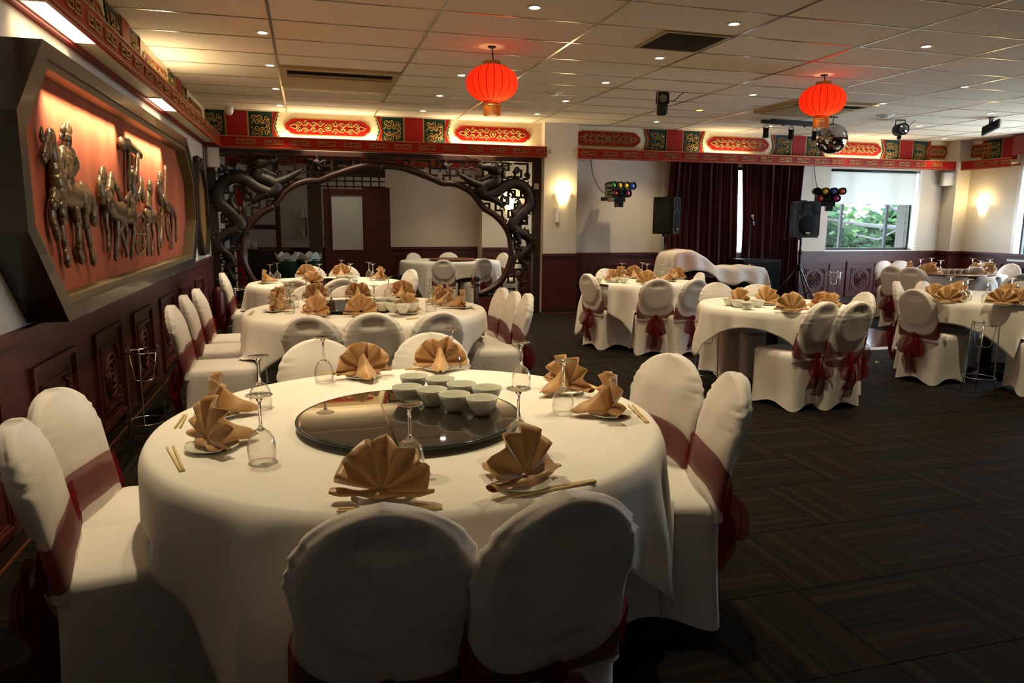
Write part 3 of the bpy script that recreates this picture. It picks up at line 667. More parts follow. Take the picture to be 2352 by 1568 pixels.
for s in (1, -1):
    seg = []; last = 0
    for e in (4, 8, len(half)-1):
        pl = half[last:e+1]; last = e
        # Catmull-Rom inside a lobe
        Q = []
        for i in range(len(pl)-1):
            p0, p1, p2, p3 = pl[max(i-1, 0)], pl[i], pl[i+1], pl[min(i+2, len(pl)-1)]
            for k in range(5):
                t_ = k/5; Q.append(tuple(.5*((2*p1[d])+(-p0[d]+p2[d])*t_+(2*p0[d]-5*p1[d]+4*p2[d]-p3[d])*t_*t_+(-p0[d]+3*p1[d]-3*p2[d]+p3[d])*t_**3) for d in (0, 1)))
        Q.append(pl[-1])
        b = MB().tube([(SCX+s*x, SY, z) for x, z in Q], .058, 10, flat=.85)
        part('arch_moulding', b, 'arch_wood', scr, True)
    bx = SCX+s*half[-1][0]
    part('newel_post', MB().lathe([(.05, 0), (.05, .42), (.035, .43), (.055, .46), (.045, .49), (.03, .50), (.056, .54), (.05, .585), (.02, .61), (0, .615)], 14, (bx-s*.02, SY, 0)), 'dark_wood', scr, True)
    part('base_panel', MB().span((min(bx, SCX+s*2.34), SY-.04, 0), (max(bx, SCX+s*2.34), SY+.04, .27)), 'mahogany', scr)
def arch_in(x, z):
    """is the point inside the gate opening"""
    x = abs(x-SCX)
    for (x0, z0), (x1, z1) in zip(half, half[1:]):
        if min(z0, z1) <= z <= max(z0, z1) and z0 != z1:
            t_ = (z-z0)/(z1-z0)
            if x < x0+(x1-x0)*t_+.02: return True
    return z < .34 and x < 1.5
g = .102; R = random.Random(11); hb = MB().box((0, 0, 0), (g+.03, .035, .03)).mesh('fret_bar', 'dark_wood'); vb = MB().box((0, 0, 0), (.03, .034, g+.03)).mesh('fret_bar', 'dark_wood')
nx = int(2.33/g)
for i in range(0, nx+1):
    for j in range(0, 21):
        x, z = i*g, .28+j*g
        hk = (i+2*j) % 5 in (0, 1, 3); vk = (2*i+j) % 5 in (0, 2, 3)
        for s in (1, -1):
            if hk and i < nx and z < 2.34 and not arch_in(SCX+x, z) and not arch_in(SCX+x+g, z): link('fret_bar', hb, scr, (SCX+s*(x+g/2), SY+.015, z))
            if vk and z+g < 2.36 and not arch_in(SCX+x, z) and not arch_in(SCX+x, z+g): link('fret_bar', vb, scr, (SCX+s*x, SY+.015, z+g/2))
def spline(P, n=6):
    Q = []
    for i in range(len(P)-1):
        p0, p1, p2, p3 = P[max(i-1, 0)], P[i], P[i+1], P[min(i+2, len(P)-1)]
        for k in range(n):
            t_ = k/n; Q.append(.5*((2*p1)+(p2-p0)*t_+(2*p0-5*p1+4*p2-p3)*t_*t_+(3*p1-p0-3*p2+p3)*t_**3))
    return Q+[P[-1]]
def dragon(s):
    def V(u, v, dy=-.05):
        p = z2(u, v); return Vector((SCX+s*(p.x-SCX), SY+dy, p.z))
    body = spline([V(*p) for p in ((1440, 330), (1450, 400), (1340, 440), (1270, 500), (1330, 570), (1450, 530), (1560, 455), (1680, 425), (1790, 475), (1850, 580), (1850, 680), (1790, 750), (1700, 830), (1650, 920), (1690, 990), (1790, 1040), (1865, 1110), (1850, 1190), (1780, 1260), (1745, 1330), (1790, 1400), (1765, 1480), (1720, 1540))], 5)
    n = len(body); rr = [.085 if k < n*.6 else .085-.055*(k-n*.6)/(n*.4) for k in range(n)]
    root = link('dragon', MB().tube(body, rr, 10).mesh('dragon', 'dark_carved', True), scr)
    for k in range(28, n-8, 2):
        t_ = (body[k+1]-body[k-1]).normalized(); nr = Vector((t_.z, 0, -t_.x))*s*-1
        a = body[k]+nr*rr[k]*.9; part('fin', MB().tube([a, a+nr*.05+t_*-.02], [.022, .003], 4), 'dark_carved', root)
    h = MB()   # head: skull, jaws, brow, mane
    h.tube([V(1490, 290), V(1420, 245), V(1340, 225), V(1270, 225)], [.115, .11, .075, .05], 10, flat=.8).ball(V(1272, 205), .045, 8).tube([V(1440, 320), V(1370, 350), V(1300, 380), V(1265, 375)], [.07, .05, .038, .028], 8).ball(V(1262, 345), .022, 6)
    h.ball(V(1385, 205, -.10), .032, 8); h.tube([V(1510, 330), V(1545, 350), V(1530, 290), V(1570, 270)], [.04, .03, .025, .005], 6)
    for k in range(6): h.tube([V(1480+6*k, 240+22*k), V(1530+4*k, 225+26*k), V(1585-4*k, 205+34*k)], [.03, .022, .004], 5)
    part('head', h, 'dark_carved', root, True)
    for u, v, r_ in ((1560, 620, .07), (1620, 560, .06), (1480, 470, .05), (1700, 900, .06), (1600, 1000, .05), (1560, 870, .05), (1790, 880, .055), (1700, 1180, .05), (1820, 330, .06), (1700, 260, .06), (1840, 1330, .05)):
        q = MB(); cc = V(u, v, -.02); pts = [cc+Vector(((r_*(1-t_*.85))*cos(7*t_+u), 0, (r_*(1-t_*.85))*sin(7*t_+u))) for t_ in [k/12 for k in range(13)]]
        part('cloud_scroll', q.tube(pts, [.022-.008*k/12 for k in range(13)], 6), 'dark_carved', root, True)
    for q, r0 in ((((1450, 195), (1510, 165), (1575, 118)), .018), (((1490, 240), (1570, 215), (1645, 190)), .018)): part('horn', MB().tube(spline([V(*p) for p in q]), r0*.7, 6), 'dark_carved', root, True)
    for q in (((1262, 195), (1262, 150), (1210, 122), (1150, 120), (1085, 100)), ((1262, 262), (1200, 260), (1150, 238), (1090, 262), (1020, 240))): part('whisker', MB().tube(spline([V(*p, -.08) for p in q]), .009, 6), 'arch_wood', root, True)
    legs = ((((1290, 470), (1200, 430), (1110, 380), (1010, 315)), (1010, 310)), (((1360, 580), (1450, 630), (1520, 690)), (1530, 700)), (((1640, 790), (1690, 770), (1730, 690), (1715, 630)), (1710, 610)), (((1680, 990), (1710, 1070), (1740, 1150)), (1745, 1190)))
    for q, c in legs:
        P = spline([V(*p, -.06) for p in q], 4); m_ = len(P)
        lg = part('leg', MB().tube(P, [.078-.05*k/(m_-1) for k in range(m_)], 8), 'dark_carved', root, True)
        cl_ = MB(); cc = V(*c, -.06)
        for k in range(4):
            a = 2*pi*k/4+.5; d = Vector((cos(a), -.1, sin(a))); cl_.tube([cc, cc+d*.045, cc+d*.06+Vector((0, 0, -.02))], [.016, .014, .005], 5)
        part('claws', cl_, 'dark_carved', lg)
for s in (1, -1): dragon(s)
for s in (1, -1):
    c = Vector((SCX+s*(z2(840, 220).x-SCX), SY-.05, z2(840, 220).z))
    pr = part('flaming_pearl', MB().ball(c, .055, 12), 'dark_carved', scr, True)
    fl = MB()
    for k in range(5):
        a = k*1.2; fl.tube([c+Vector((cos(a)*.06, 0, sin(a)*.06)), c+Vector((cos(a+.35)*.10, 0, sin(a+.35)*.10)), c+Vector((cos(a+.2)*.14, 0, sin(a+.2)*.14))], [.018, .014, .003], 5)
    part('flames', fl, 'dark_carved', pr)

# ------------------------------------------------------------ back room furniture
t = thing('wooden_door', 'tall dark brown wooden door leaf standing open behind the moon gate', 'door', (1.15, 12.4, 0), rad(-6))
part('door_leaf', MB().span((-.22, -.02, .70), (.20, .02, 1.98)), 'mahogany', t); part('end_post', MB().span((.13, -.05, 0), (.22, .05, 1.98)), 'mahogany', t); part('kick_panel', MB().span((-.22, -.03, 0), (.20, .03, .72)), 'mahogany', t); part('ledge', MB().span((-.24, -.06, .70), (.26, .06, .745)), 'mahogany', t)
t = thing('frosted_screen', 'dark framed partition panel with frosted pale glass behind the gate', 'partition', (.66, 12.42, 0))
part('frame', MB().ring([(-.38, 0), (.27, 0), (.27, 1.95), (-.38, 1.95)], [(-.25, .95), (.25, .95), (.25, 1.855), (-.25, 1.855)], XZ, -.03, .03), 'mahogany', t); part('frosted_pane', MB().span((-.25, -.01, .95), (.25, .01, 1.855)), 'frosted', t)
t = thing('lattice_transom', 'dark lattice transom and post above the frosted partition', 'lattice')
part('post', MB().span((.03, 12.36, 0), (.25, 12.46, 2.41)), 'dark_wood', t); part('lintel', MB().span((.25, 12.36, 2.15), (1.30, 12.46, 2.41)), 'dark_wood', t)
for z in (1.98, 2.07): part('rail', MB().span((.25, 12.39, z), (1.30, 12.43, z+.022)), 'dark_wood', t)
for k in range(7): part('baluster', MB().span((.35+.14*k, 12.39, 1.96), (.372+.14*k, 12.43, 2.16)), 'dark_wood', t)
part('side_rail', MB().span((.36, 12.39, 1.0), (.385, 12.43, 1.98)), 'dark_wood', t)
for z in (1.15, 1.42, 1.72): part('ring', MB().tube([(.31+.035*cos(2*pi*k/14), 12.41, z+.035*sin(2*pi*k/14)) for k in range(14)], .01, 6, True), 'dark_wood', t, True)
t = thing('back_cupboard', 'dim dark cupboard at the left of the back room', 'cupboard')
part('carcass', MB().span((-1.29, 12.7, 0), (-.30, 13.1, .92)), 'dark_wood', t); part('worktop', MB().span((-1.29, 12.68, .92), (-.28, 13.1, .95)), 'mahogany', t); part('tall_post', MB().span((-.50, 12.75, .95), (-.42, 12.85, 2.41)), 'mahogany', t); part('cross_rail', MB().span((-1.29, 12.78, 1.28), (-.42, 12.82, 1.36)), 'mahogany', t)
def bin_(x, label):
    t = thing('waste_bin', label, 'bin', (x, 12.15, 0))
    part('tub', MB().lathe([(0, 0), (.15, 0), (.17, .80), (.18, .82), (.165, .82), (.15, .05), (0, .05)], 20), 'bin_green', t, True)
    bag = MB(); RR = random.Random(int(x*100))
    bag.grid(lambda u, v: ((.165+.03*v)*cos(2*pi*u)*(1-.06*sin(9*u*6.28)*v), (.165+.03*v)*sin(2*pi*u), .78+.11*v+.045*v*sin(5*2*pi*u+x*9)), 40, 5, True)
    part('bin_liner', bag, 'plastic_bag', t, True)
bin_(-.31, 'green waste bin with white liner, left of the pair in the back room'); bin_(.02, 'green waste bin partly hidden by the black post in the back room')
for k, (x, z) in enumerate(((-.95, .95), (-.86, .95))):
    part_ = thing('plastic_tub', ('white plastic tub stack on the dim cupboard, left one', 'white plastic tub stack on the dim cupboard, right one')[k], 'tub', (x, 12.85, z))
    part('tub', MB().lathe([(0, 0), (.04, 0), (.05, .16-.04*k), (.045, .16-.04*k), (.036, .01), (0, .01)], 14), 'white_plastic', part_, True); part('lid', MB().lathe([(0, .165-.04*k), (.054, .165-.04*k), (.054, .155-.04*k), (0, .155-.04*k)], 14), 'white_plastic', part_)
t = thing('candle_shelf', 'small wall shelf with white candles in the dim back room', 'shelf')
for z in (1.12, 1.50):
    part('shelf_board', MB().span((-.12, 13.62, z-.015), (.10, 13.73, z)), 'white_plastic', t)
    for dx in (-.07, .05): part('candle', MB().tube([(dx, 13.67, z), (dx, 13.67, z+.13)], .025, 10), 'white_plastic', t, True)
part('bracket', MB().span((-.02, 13.70, 1.1), (.0, 13.73, 1.5)), 'dark_wood', t)
t = thing('red_banner', 'tall red hanging banner with white edges behind the left fretwork', 'banner', (-1.03, 12.3, 0))
part('cloth', MB().span((-.07, -.01, .3), (.07, .0, 2.0)), 'paint_red', t); part('white_edge', MB().span((.07, -.012, .3), (.10, .002, 2.0)), 'white_plastic', t); part('white_edge', MB().span((-.10, -.012, .3), (-.07, .002, 2.0)), 'white_plastic', t); part('rod', MB().span((-.12, -.012, 2.0), (.12, .012, 2.03)), 'dark_wood', t); part('cord', MB().span((-.004, -.004, 2.03), (.004, .004, ZC)), 'dark_wood', t)
t = thing('wall_unit', 'pale wall unit high behind the left fretwork', 'wall unit', (-1.05, 11.6, 2.1))
part('casing', MB().span((-.16, -.06, -.16), (.16, .06, .14)), 'white_plastic', t); part('louvre', MB().span((-.14, -.065, -.14), (.14, -.05, -.11)), 'steel_white', t); part('bracket', MB().span((-.24, -.02, -.05), (-.16, .02, .05)), 'steel_white', t)

# ------------------------------------------------------------ lamps
XS = {-.28: 'the left-hand wall', 1.60: 'the first lantern', 3.17: 'the return-air grille', 5.11: 'the second lantern', 7.0: 'the mirror ball', 9.0: 'the red downlights', 10.9: 'the right-hand window'}
ring = MB().lathe([(.034, .004), (.052, .004), (.055, -.004), (.050, -.009), (.036, -.006), (.034, .004)], 20).mesh('trim_ring', 'steel_white', True)
lens = MB().lathe([(0, -.002), (.034, -.002), (.034, .006), (0, .006)], 20).mesh('lens', 'lamp_white'); lensr = MB().lathe([(0, -.012), (.035, -.011), (.052, -.006), (.052, .006), (0, .006)], 20).mesh('lens', 'lamp_red')
ORD = ['first', 'second', 'third', 'fourth', 'fifth', 'sixth', 'seventh', 'eighth']
def downlight(x, y, label, red=False, e=None, grp='recessed ceiling downlights'):
    t = thing('downlight', label, 'downlight', (x, y, ZC), 0, grp)
    link('trim_ring', ring, t); link('lens', lensr if red else lens, t)
    lamp('bulb', 'SPOT', (e or P_DOWN)*(.25 if red else 1), (1, .12, .02) if red else WARM, (0, 0, -.015), t, spot_size=rad(94), spot_blend=.75, shadow_soft_size=.03)
LIST = {-.28: [6.39, 7.67, 8.99, 10.24], 1.60: [5.09, 7.58, 8.86, 10.13], 3.17: [5.05, 6.25, 7.49, 8.75, 9.91], 5.11: [5.18, 7.66, 10.10], 7.0: [6.52, 7.70, 9.98], 9.0: [7.93], 10.9: [9.18, 10.46]}
for x, L_ in LIST.items():
    for k, y in enumerate(L_): downlight(x, y, f'white recessed downlight, {ORD[k]} from the camera in the ceiling row of {XS[x]}', e=P_DOWN*(.4 if x > 6 else 1))
for k, (x, y) in enumerate(((5.12, 8.88), (9.03, 10.43), (9.10, 9.22))): downlight(x, y, ('glowing red downlight between the black spotlight and the curtains', 'glowing red downlight nearest the painted cornice, right of the mirror ball', 'glowing red downlight right of the round black spotlight')[k], True, grp='red downlights')
# downlights added to brighten the back room behind the fretwork
for k, (x, y) in enumerate(((.6, 11.75), (2.3, 12.4), (3.7, 12.2))): downlight(x, y, f'added downlight brightening the back room, {ORD[k]} from the left', e=P_DOWN*(.3, .8, .8)[k])
# downlights overhead that the frame cuts off
for k, (x, y) in enumerate(((-.28, 3.9), (-.28, 2.65), (1.6, 3.85), (1.6, 2.6), (3.17, 3.8), (5.11, 3.9), (7.0, 5.3))): downlight(x, y, f'white recessed downlight above the picture, {ORD[k]} of those overhead out of frame', e=P_DOWN*(.4 if x > 6 else 1))

def lantern(label, x, y, ztop, zbot):
    t = thing('lantern', label, 'lantern', (x, y, 0), 0, 'red paper lanterns'); H = .30; zc = (ztop+zbot+.07)/2; W_ = .225
    prof = [(W_*sqrt(max(0, 1-(q*.92)**2))**.9, q) for q in [-1+2*k/14 for k in range(15)]]
    def fn(u, v):
        q = -1+2*v; r = W_*(1-(abs(q)*.93)**2.3)**.55; a = 2*pi*u; r *= 1-.018*abs(cos(10*a))**8
        return (r*cos(a), r*sin(a), zc+q*.15)
    part('silk_body', MB().grid(fn, 80, 20, True), 'lantern_silk', t, True)
    wires = MB()
    for k in range(20):
        a = 2*pi*(k+.5)/20; wires.tube([(1.004*fn(0, j/12)[0]*cos(a), 1.004*fn(0, j/12)[0]*sin(a), fn(0, j/12)[2]) for j in range(13)], .0028, 4)
    part('wire_ribs', wires, 'paint_darkred', t)
    for nm, z, h in (('top_collar', zc+.15, .03), ('bottom_collar', zc-.15-.03, .03)): part(nm, MB().lathe([(.075, z), (.078, z+h), (.070, z+h), (.067, z), (.075, z)], 24), 'brass', t, True)
    fr = MB()
    for k in range(60):
        a = 2*pi*k/60; fr.box((.072*cos(a), .072*sin(a), zc-.18-.045), (.006, .002, .085), a)
    part('fringe', fr, 'fringe', t)
    part('cord', MB().tube([(0, 0, zc+.14), (.01, 0, zc+.2), (0, 0, ZC)], .005, 6), 'black_plastic', t, True); part('ceiling_rose', MB().lathe([(0, ZC), (.04, ZC), (.03, ZC-.012), (0, ZC-.014)], 14), 'black_plastic', t)
    lamp('bulb', 'POINT', P_LANTERN, (1, .62, .28), (.03, -.03, zc-.07), t, shadow_soft_size=.03)
lantern('round red ribbed lantern with orange fringe, left of the two', 1.60, 6.30, 2.79, 2.39); lantern('round red ribbed lantern hanging near the mirror ball', 5.12, 6.45, 2.83, 2.46)

def sconce(label, loc, rz):
    t = thing('wall_sconce', label, 'wall light', loc, rz)
    part('backplate', MB().span((-.04, -.012, -.05), (.04, 0, .05)), 'brass', t)
    part('glass_shade', MB().grid(lambda u, v: ((.06+.055*v)*cos(pi+pi*u), -.012+(.05+.05*v)*sin(pi+pi*u), -.09+.17*v), 16, 8), 'lamp_sconce', t, True)
    part('arm', MB().tube([(-.125, -.01, .02), (-.11, -.02, .02)], .006, 6).tube([(.125, -.01, .02), (.11, -.02, .02)], .006, 6), 'brass', t)
    lamp('bulb', 'POINT', P_SCONCE, (1, .78, .36), (0, -.10, .12), t, shadow_soft_size=.05)
sconce('glowing half-bowl wall light on the cream pillar', (3.86, 10.70, 1.81), 0); sconce('glowing half-bowl wall light on the right-hand wall near the window', (XR, 10.28, 1.72), -pi/2)
sconce('wall light glowing behind the right-hand dragon fretwork', (3.75, 13.35, 1.72), 0)
# fluorescent battens lying in the cornice trough, and the panels under the soffit
def batten(loc, L, rz, label, tilt):
    t = thing('cornice_light', label, 'light', loc, rz, 'lights hidden in the cornice')
    part('tube', MB().tube([(-L/2, 0, 0), (L/2, 0, 0)], .013, 10), 'lamp_tube', t, True); part('holder', MB().span((-L/2-.02, -.02, -.03), (L/2+.02, .02, -.014)), 'white_plastic', t)
    lamp('glow', 'AREA', P_COVE*L*(.6 if loc[0] > 5 else 1), (1, .82, .5), (0, 0, .016), t, (rad(180)+tilt, 0, 0), shape='RECTANGLE', size=L, size_y=.03)
for k, (x0, x1) in enumerate(((-.35, 1.1), (1.9, 3.3))): batten(((x0+x1)/2, 10.76, 2.515), x1-x0, 0, ('cornice uplight tube above the left dragon', 'cornice uplight tube above the right dragon')[k], 0)
for k, (x0, x1) in enumerate(((6.2, 7.2), (8.9, 10.1))): batten(((x0+x1)/2, 10.78, 2.515), x1-x0, 0, ('cornice uplight tube above the curtains', 'cornice uplight tube above the far window')[k], 0)
for k, (y0, y1) in enumerate(((2.6, 3.8), (7.0, 8.0))): batten((-1.19, (y0+y1)/2, 2.515), y1-y0, pi/2, ('cornice uplight tube nearest the camera on the left wall', 'cornice uplight tube above the carriage of the mural')[k], 0)
def soffit_panel(loc, L, rz, label):
    t = thing('soffit_light', label, 'light', loc, rz, 'light panels under the cornice')
    part('diffuser', MB().span((-L/2, -.065, -.006), (L/2, .065, 0)), 'lamp_soffit', t); part('rim', MB().ring([(-L/2-.015, -.08), (L/2+.015, -.08), (L/2+.015, .08), (-L/2-.015, .08)], [(-L/2, -.065), (L/2, -.065), (L/2, .065), (-L/2, .065)], XY, -.009, 0), 'paint_cream', t)
    lamp('glow', 'AREA', P_SOFFIT*L*(.25 if loc[1] > 10 else 1), (1, .82, .5), (0, 0, -.012), t, (0, 0, 0), shape='RECTANGLE', size=L, size_y=.12, spread=rad(120))
soffit_panel((-1.19, 4.5, 2.465), .85, pi/2, 'bright light panel under the left cornice above the bronze rider'); soffit_panel((-1.19, 7.30, 2.465), .75, pi/2, 'bright light panel under the left cornice toward the far end')
soffit_panel((.4, 10.76, 2.465), .8, 0, 'light panel under the cornice above the left half of the gate'); soffit_panel((2.4, 10.76, 2.465), .8, 0, 'light panel under the cornice above the right half of the gate')

# ------------------------------------------------------------ ceiling fittings
def cassette(label, x0, x1, y0, y1, slot_far):
    t = thing('air_conditioner', label, 'air conditioner', ((x0+x1)/2, (y0+y1)/2, ZC)); a, b = (x1-x0)/2, (y1-y0)/2
    part('casing', MB().ring(rect(a, b), rect(a-.07, b-.10), XY, -.03, .0), 'grille_gold', t); part('cover', MB().span((-a+.07, -b+.36, -.045), (a-.07, b-.05, -.01)), 'grille_gold', t); part('air_slot', MB().span((-a+.07, -b+.10, -.012), (a-.07, -b+.36, -.004)), 'black_grille', t); part('louvre', MB().span((-a+.08, -b+.29, -.035), (a-.08, -b+.33, -.028)), 'grille_gold', t)
cassette('gold-framed ceiling air conditioner with a dark slot, left of the first lantern', -.2, .99, 7.62, 8.66, True); cassette('ceiling air conditioner behind the second lantern', 5.86, 7.0, 7.75, 8.75, True)
t = thing('air_grille', 'square dark return-air grille in the ceiling', 'grille', (3.07, 5.66, ZC))
part('frame', MB().ring(rect(.30, .29), rect(.27, .26), XY, -.012, .0), 'grille_gold', t); part('backing', MB().prism(rect(.27, .26), XY, -.002, 0), 'black_grille', t)
sl = MB().box((0, 0, 0), (.54, .012, .004), R=Matrix.Rotation(rad(35), 3, 'X')).mesh('slat', 'slat_grey')
for k in range(26): link('slat', sl, t, (0, -.25+.02*k, -.006))
for lab, x, y in (('round white ceiling vent right of the first lantern', 2.83, 8.25), ('round white ceiling vent near the black round spotlight', 7.82, 8.53)):
    t = thing('ceiling_vent', lab, 'vent', (x, y, ZC)); part('dish', MB().lathe([(0, -.018), (.06, -.02), (.11, -.012), (.12, 0), (.08, 0), (0, 0)], 24), 'steel_white', t, True); part('core', MB().lathe([(0, -.034), (.05, -.032), (.055, -.022), (0, -.022)], 18), 'steel_white', t, True)
t = thing('security_camera', 'small white dome security camera in the left cornice corner', 'camera', (-.93, 10.55, ZC)); part('mount', MB().lathe([(0, 0), (.05, 0), (.055, -.07), (0, -.07)], 18), 'white_plastic', t, True); part('dome', MB().ball((0, -.01, -.075), .047, 14), 'white_plastic', t, True); part('lens', MB().ball((.01, -.035, -.09), .022, 10), 'glass_thick', t, True)

def spotlight(label, loc, rz, kind):
    t = thing('stage_spotlight', label, 'spotlight', loc, rz)
    part('yoke', MB().tube([(-.07, 0, -.13), (-.07, 0, -.01), (.07, 0, -.01), (.07, 0, -.13)], .009, 6), 'black_metal', t); part('ceiling_plate', MB().span((-.05, -.03, -.012), (.05, .03, 0)), 'black_metal', t)
    if kind == 0:
        part('head', MB().prism([(-.06, -.05), (-.035, -.07), (.035, -.07), (.06, -.05), (.06, .05), (.035, .07), (-.035, .07), (-.06, .05)], lambda u, v, d: (u, d*cos(.5)-v*sin(.5)*0+0, -.14+v*.9-d*.45), -.12, .10), 'black_plastic', t); part('lens', MB().lathe([(0, 0), (.045, 0), (.045, .006), (0, .006)], 16, (0, -.126, -.085), 'Y'), 'glass_thick', t)
    else:
        part('head', MB().lathe([(0, -.10), (.085, -.10), (.085, .06), (.06, .09), (0, .10)], 20, (0, 0, -.14), 'Y'), 'black_plastic', t, True, 40); part('lens', MB().lathe([(0, -.106), (.062, -.104), (.062, -.10), (0, -.10)], 18, (0, 0, -.14), 'Y'), 'glass_thick', t, True); part('bracket_knob', MB().ball((0, 0, -.25), .035, 8), 'black_plastic', t, True)
    part('power_cable', MB().tube([(.05, .02, -.10), (.14, .03, -.09), (.20, .04, -.03), (.24, .04, 0)], .005, 5), 'black_plastic', t)
spotlight('black box spotlight on the ceiling between the two lanterns', (4.04, 7.85, ZC), rad(-25), 0); spotlight('round black spotlight on the ceiling right of the mirror ball', (8.36, 8.81, ZC), rad(-15), 1); spotlight('black box spotlight on the ceiling near the right-hand wall', (9.38, 8.24, ZC), rad(30), 0)
t = thing('track_light', 'black ceiling track carrying three small spot heads', 'track light', (7.06, 9.36, ZC-.045), rad(5))
part('track', MB().span((-.68, -.025, -.025), (.68, .025, .025)), 'black_metal', t)
for k, x in enumerate((-.60, -.14, .30)):
    h = part('spot_head', MB().lathe([(0, .06), (.035, .06), (.045, -.07), (.038, -.075), (0, -.06)], 14, (x, 0, -.15)), 'black_plastic', t, True, 40); part('head_yoke', MB().tube([(x-.05, 0, -.12), (x-.045, 0, -.07), (x, 0, -.035), (x+.045, 0, -.07), (x+.05, 0, -.12)], .006, 6), 'black_metal', h)
for x in (-.3, .1): part('stem', MB().span((x-.012, -.012, -.04), (x+.012, .012, -.025)), 'black_metal', t)
part('ceiling_mount', MB().span((-.5, -.02, .02), (.5, .02, .045)), 'black_metal', t)
t = thing('mirror_ball', 'silver mirror ball hanging beneath the second lantern', 'mirror ball', (7.24, 8.86, 2.63))
b = MB(); nr, n_ = 22, 44
for j in range(nr):
    a0, a1 = pi*j/nr, pi*(j+1)/nr
    cnt = max(6, int(n_*sin((a0+a1)/2)))
    for k in range(cnt):
        t0, t1 = 2*pi*(k+.04)/cnt, 2*pi*(k+.96)/cnt; q = len(b.v); e0, e1 = a0+.005, a1-.005
        b.v += [Vector((.212*sin(a)*cos(tt), .212*sin(a)*sin(tt), .212*cos(a))) for a, tt in ((e0, t0), (e0, t1), (e1, t1), (e1, t0))]; b.f.append([q, q+1, q+2, q+3])
o = part('mirror_tiles', b, 'mirror_tile', t); o['kind'] = 'stuff'
part('core', MB().ball((0, 0, 0), .208, 28), 'black_metal', t, True); part('hanger', MB().tube([(0, 0, .20), (0, 0, .30)], .006, 6).span((-.05, -.03, .285), (.05, .03, .30)), 'black_metal', t)
# ------------------------------------------------------------ chairs under stretch covers
def lerp(a, b, t): return a+(b-a)*t
def smooth(t): t = max(0, min(1, t)); return t*t*(3-2*t)
CH = .88   # height of the back
def back_halfwidth(z):
    if z <= .70: return .205-.012*smooth((z-.45)/.2)+.010*smooth((z-.60)/.1)
    q = (z-.70)/(CH-.70); return .203*sqrt(max(0, 1-q**2.15))
def lean(z): return -.205-.095*max(0, (z-.44)/.44)**1.15
def make_back(seed):
    R = random.Random(seed); ph = [R.uniform(0, 6.28) for _ in range(6)]
    nu, nv = 48, 34; b = MB()
    def fn(u, v):
        z = lerp(.40, CH-.0015, 1-(1-v)**1.35) if v < 1 else CH
        hw = back_halfwidth(z); a = 2*pi*u; c, s = cos(a), sin(a)
        x = hw*math.copysign(abs(c)**.55, c); th = .034*(1-.35*smooth((z-.74)/.14)); y = th*math.copysign(abs(s)**.75, s)
        if z > .70:   # shoulder gathers
            g = smooth((z-.70)/.03)*(1-smooth((z-.79)/.05)); x *= 1+.022*g*sin(z*150+ph[0 if c > 0 else 1])*abs(c)**3; y += .006*g*sin(z*190+ph[2])*abs(c)**2
        g = smooth(1-abs(z-.705)/.02); x *= 1+.035*g*abs(c)**6
        if s < 0:     # rear face: padded oval with a hand slot showing through the cover
            ex = (x/.185)**2+((z-.70)/.175)**2; y -= .015*smooth((1.06-ex)/.14)
            eh = (x/.075)**2+((z-.80)/.036)**2; y += .011*smooth((1.1-eh)/.25)
        else:
            ex = (x/.195)**2+((z-.68)/.21)**2; y += .012*smooth((1.0-ex)/.9)
        y += .0018*sin(x*38+z*22+ph[3])
        return (x, lean(z)+y, z)
    b.grid(fn, nu, nv, True); n = len(b.v)
    b.f.append([n-nu+i for i in range(nu)])
    return b.mesh('backrest', 'chair_fabric', True)
def make_seat(seed):
    R = random.Random(seed); nu = 72; b = MB(); ph = R.uniform(0, 6.28)
    rows = [(.465, 0.05), (.468, .55), (.462, .90), (.445, .99), (.41, 1.0), (.33, .995), (.24, .99), (.15, .99), (.08, 1.0), (.03, 1.012), (.0, 1.02)]
    def rectpt(a, hw, hd, e):
        c, s = cos(a), sin(a); k = (abs(c)**e+abs(s)**e)**(-1/e); return hw*c*k, hd*s*k
    ids = []
    for ri, (z, k) in enumerate(rows):
        low = smooth((.42-z)/.4)
        row = []
        for i in range(nu):
            a = 2*pi*i/nu; x, y = rectpt(a, .215, .225, 7)
            cor = min(abs(x)/.215, abs(y)/.225); side = 1-smooth((cor-.0)/.95)   # 1 mid-side, 0 at the corner
            pull = .028*low*side*(1-.3*low)
            x2 = x*k*(1-pull/.2*(abs(x) > .2)); y2 = y*k*(1-pull/.2*(abs(y) > .2))
            if y < 0: y2 -= .02*low
            zz = z
            if ri >= 8: zz = z+side*.05*(ri-7)/3
            if ri < 3: zz += .006*(1-(x/.215)**2)*(1-(y/.225)**2)
            x2 += .003*sin(a*7+ph)*low
            row.append(len(b.v)); b.v.append(Vector((x2, y2, zz)))
        ids.append(row)
    for A, B in zip(ids, ids[1:]):
        for i in range(nu): j = (i+1) % nu; b.f.append([A[i], A[j], B[j], B[i]])
    b.f.append(ids[0])
    return b.mesh('seat_cover', 'chair_fabric', True)
def band_pts(a, z):
    hw = back_halfwidth(z)+.007; c, s = cos(a), sin(a); x = hw*math.copysign(abs(c)**.55, c); y = .040*math.copysign(abs(s)**.75, s)
    if s < 0: y -= .016*smooth((1.15-(x/.185)**2-((z-.70)/.175)**2)/.2)+.003
    else: y += .013*smooth((1.05-(x/.195)**2-((z-.68)/.21)**2)/.9)+.004
    return x, y
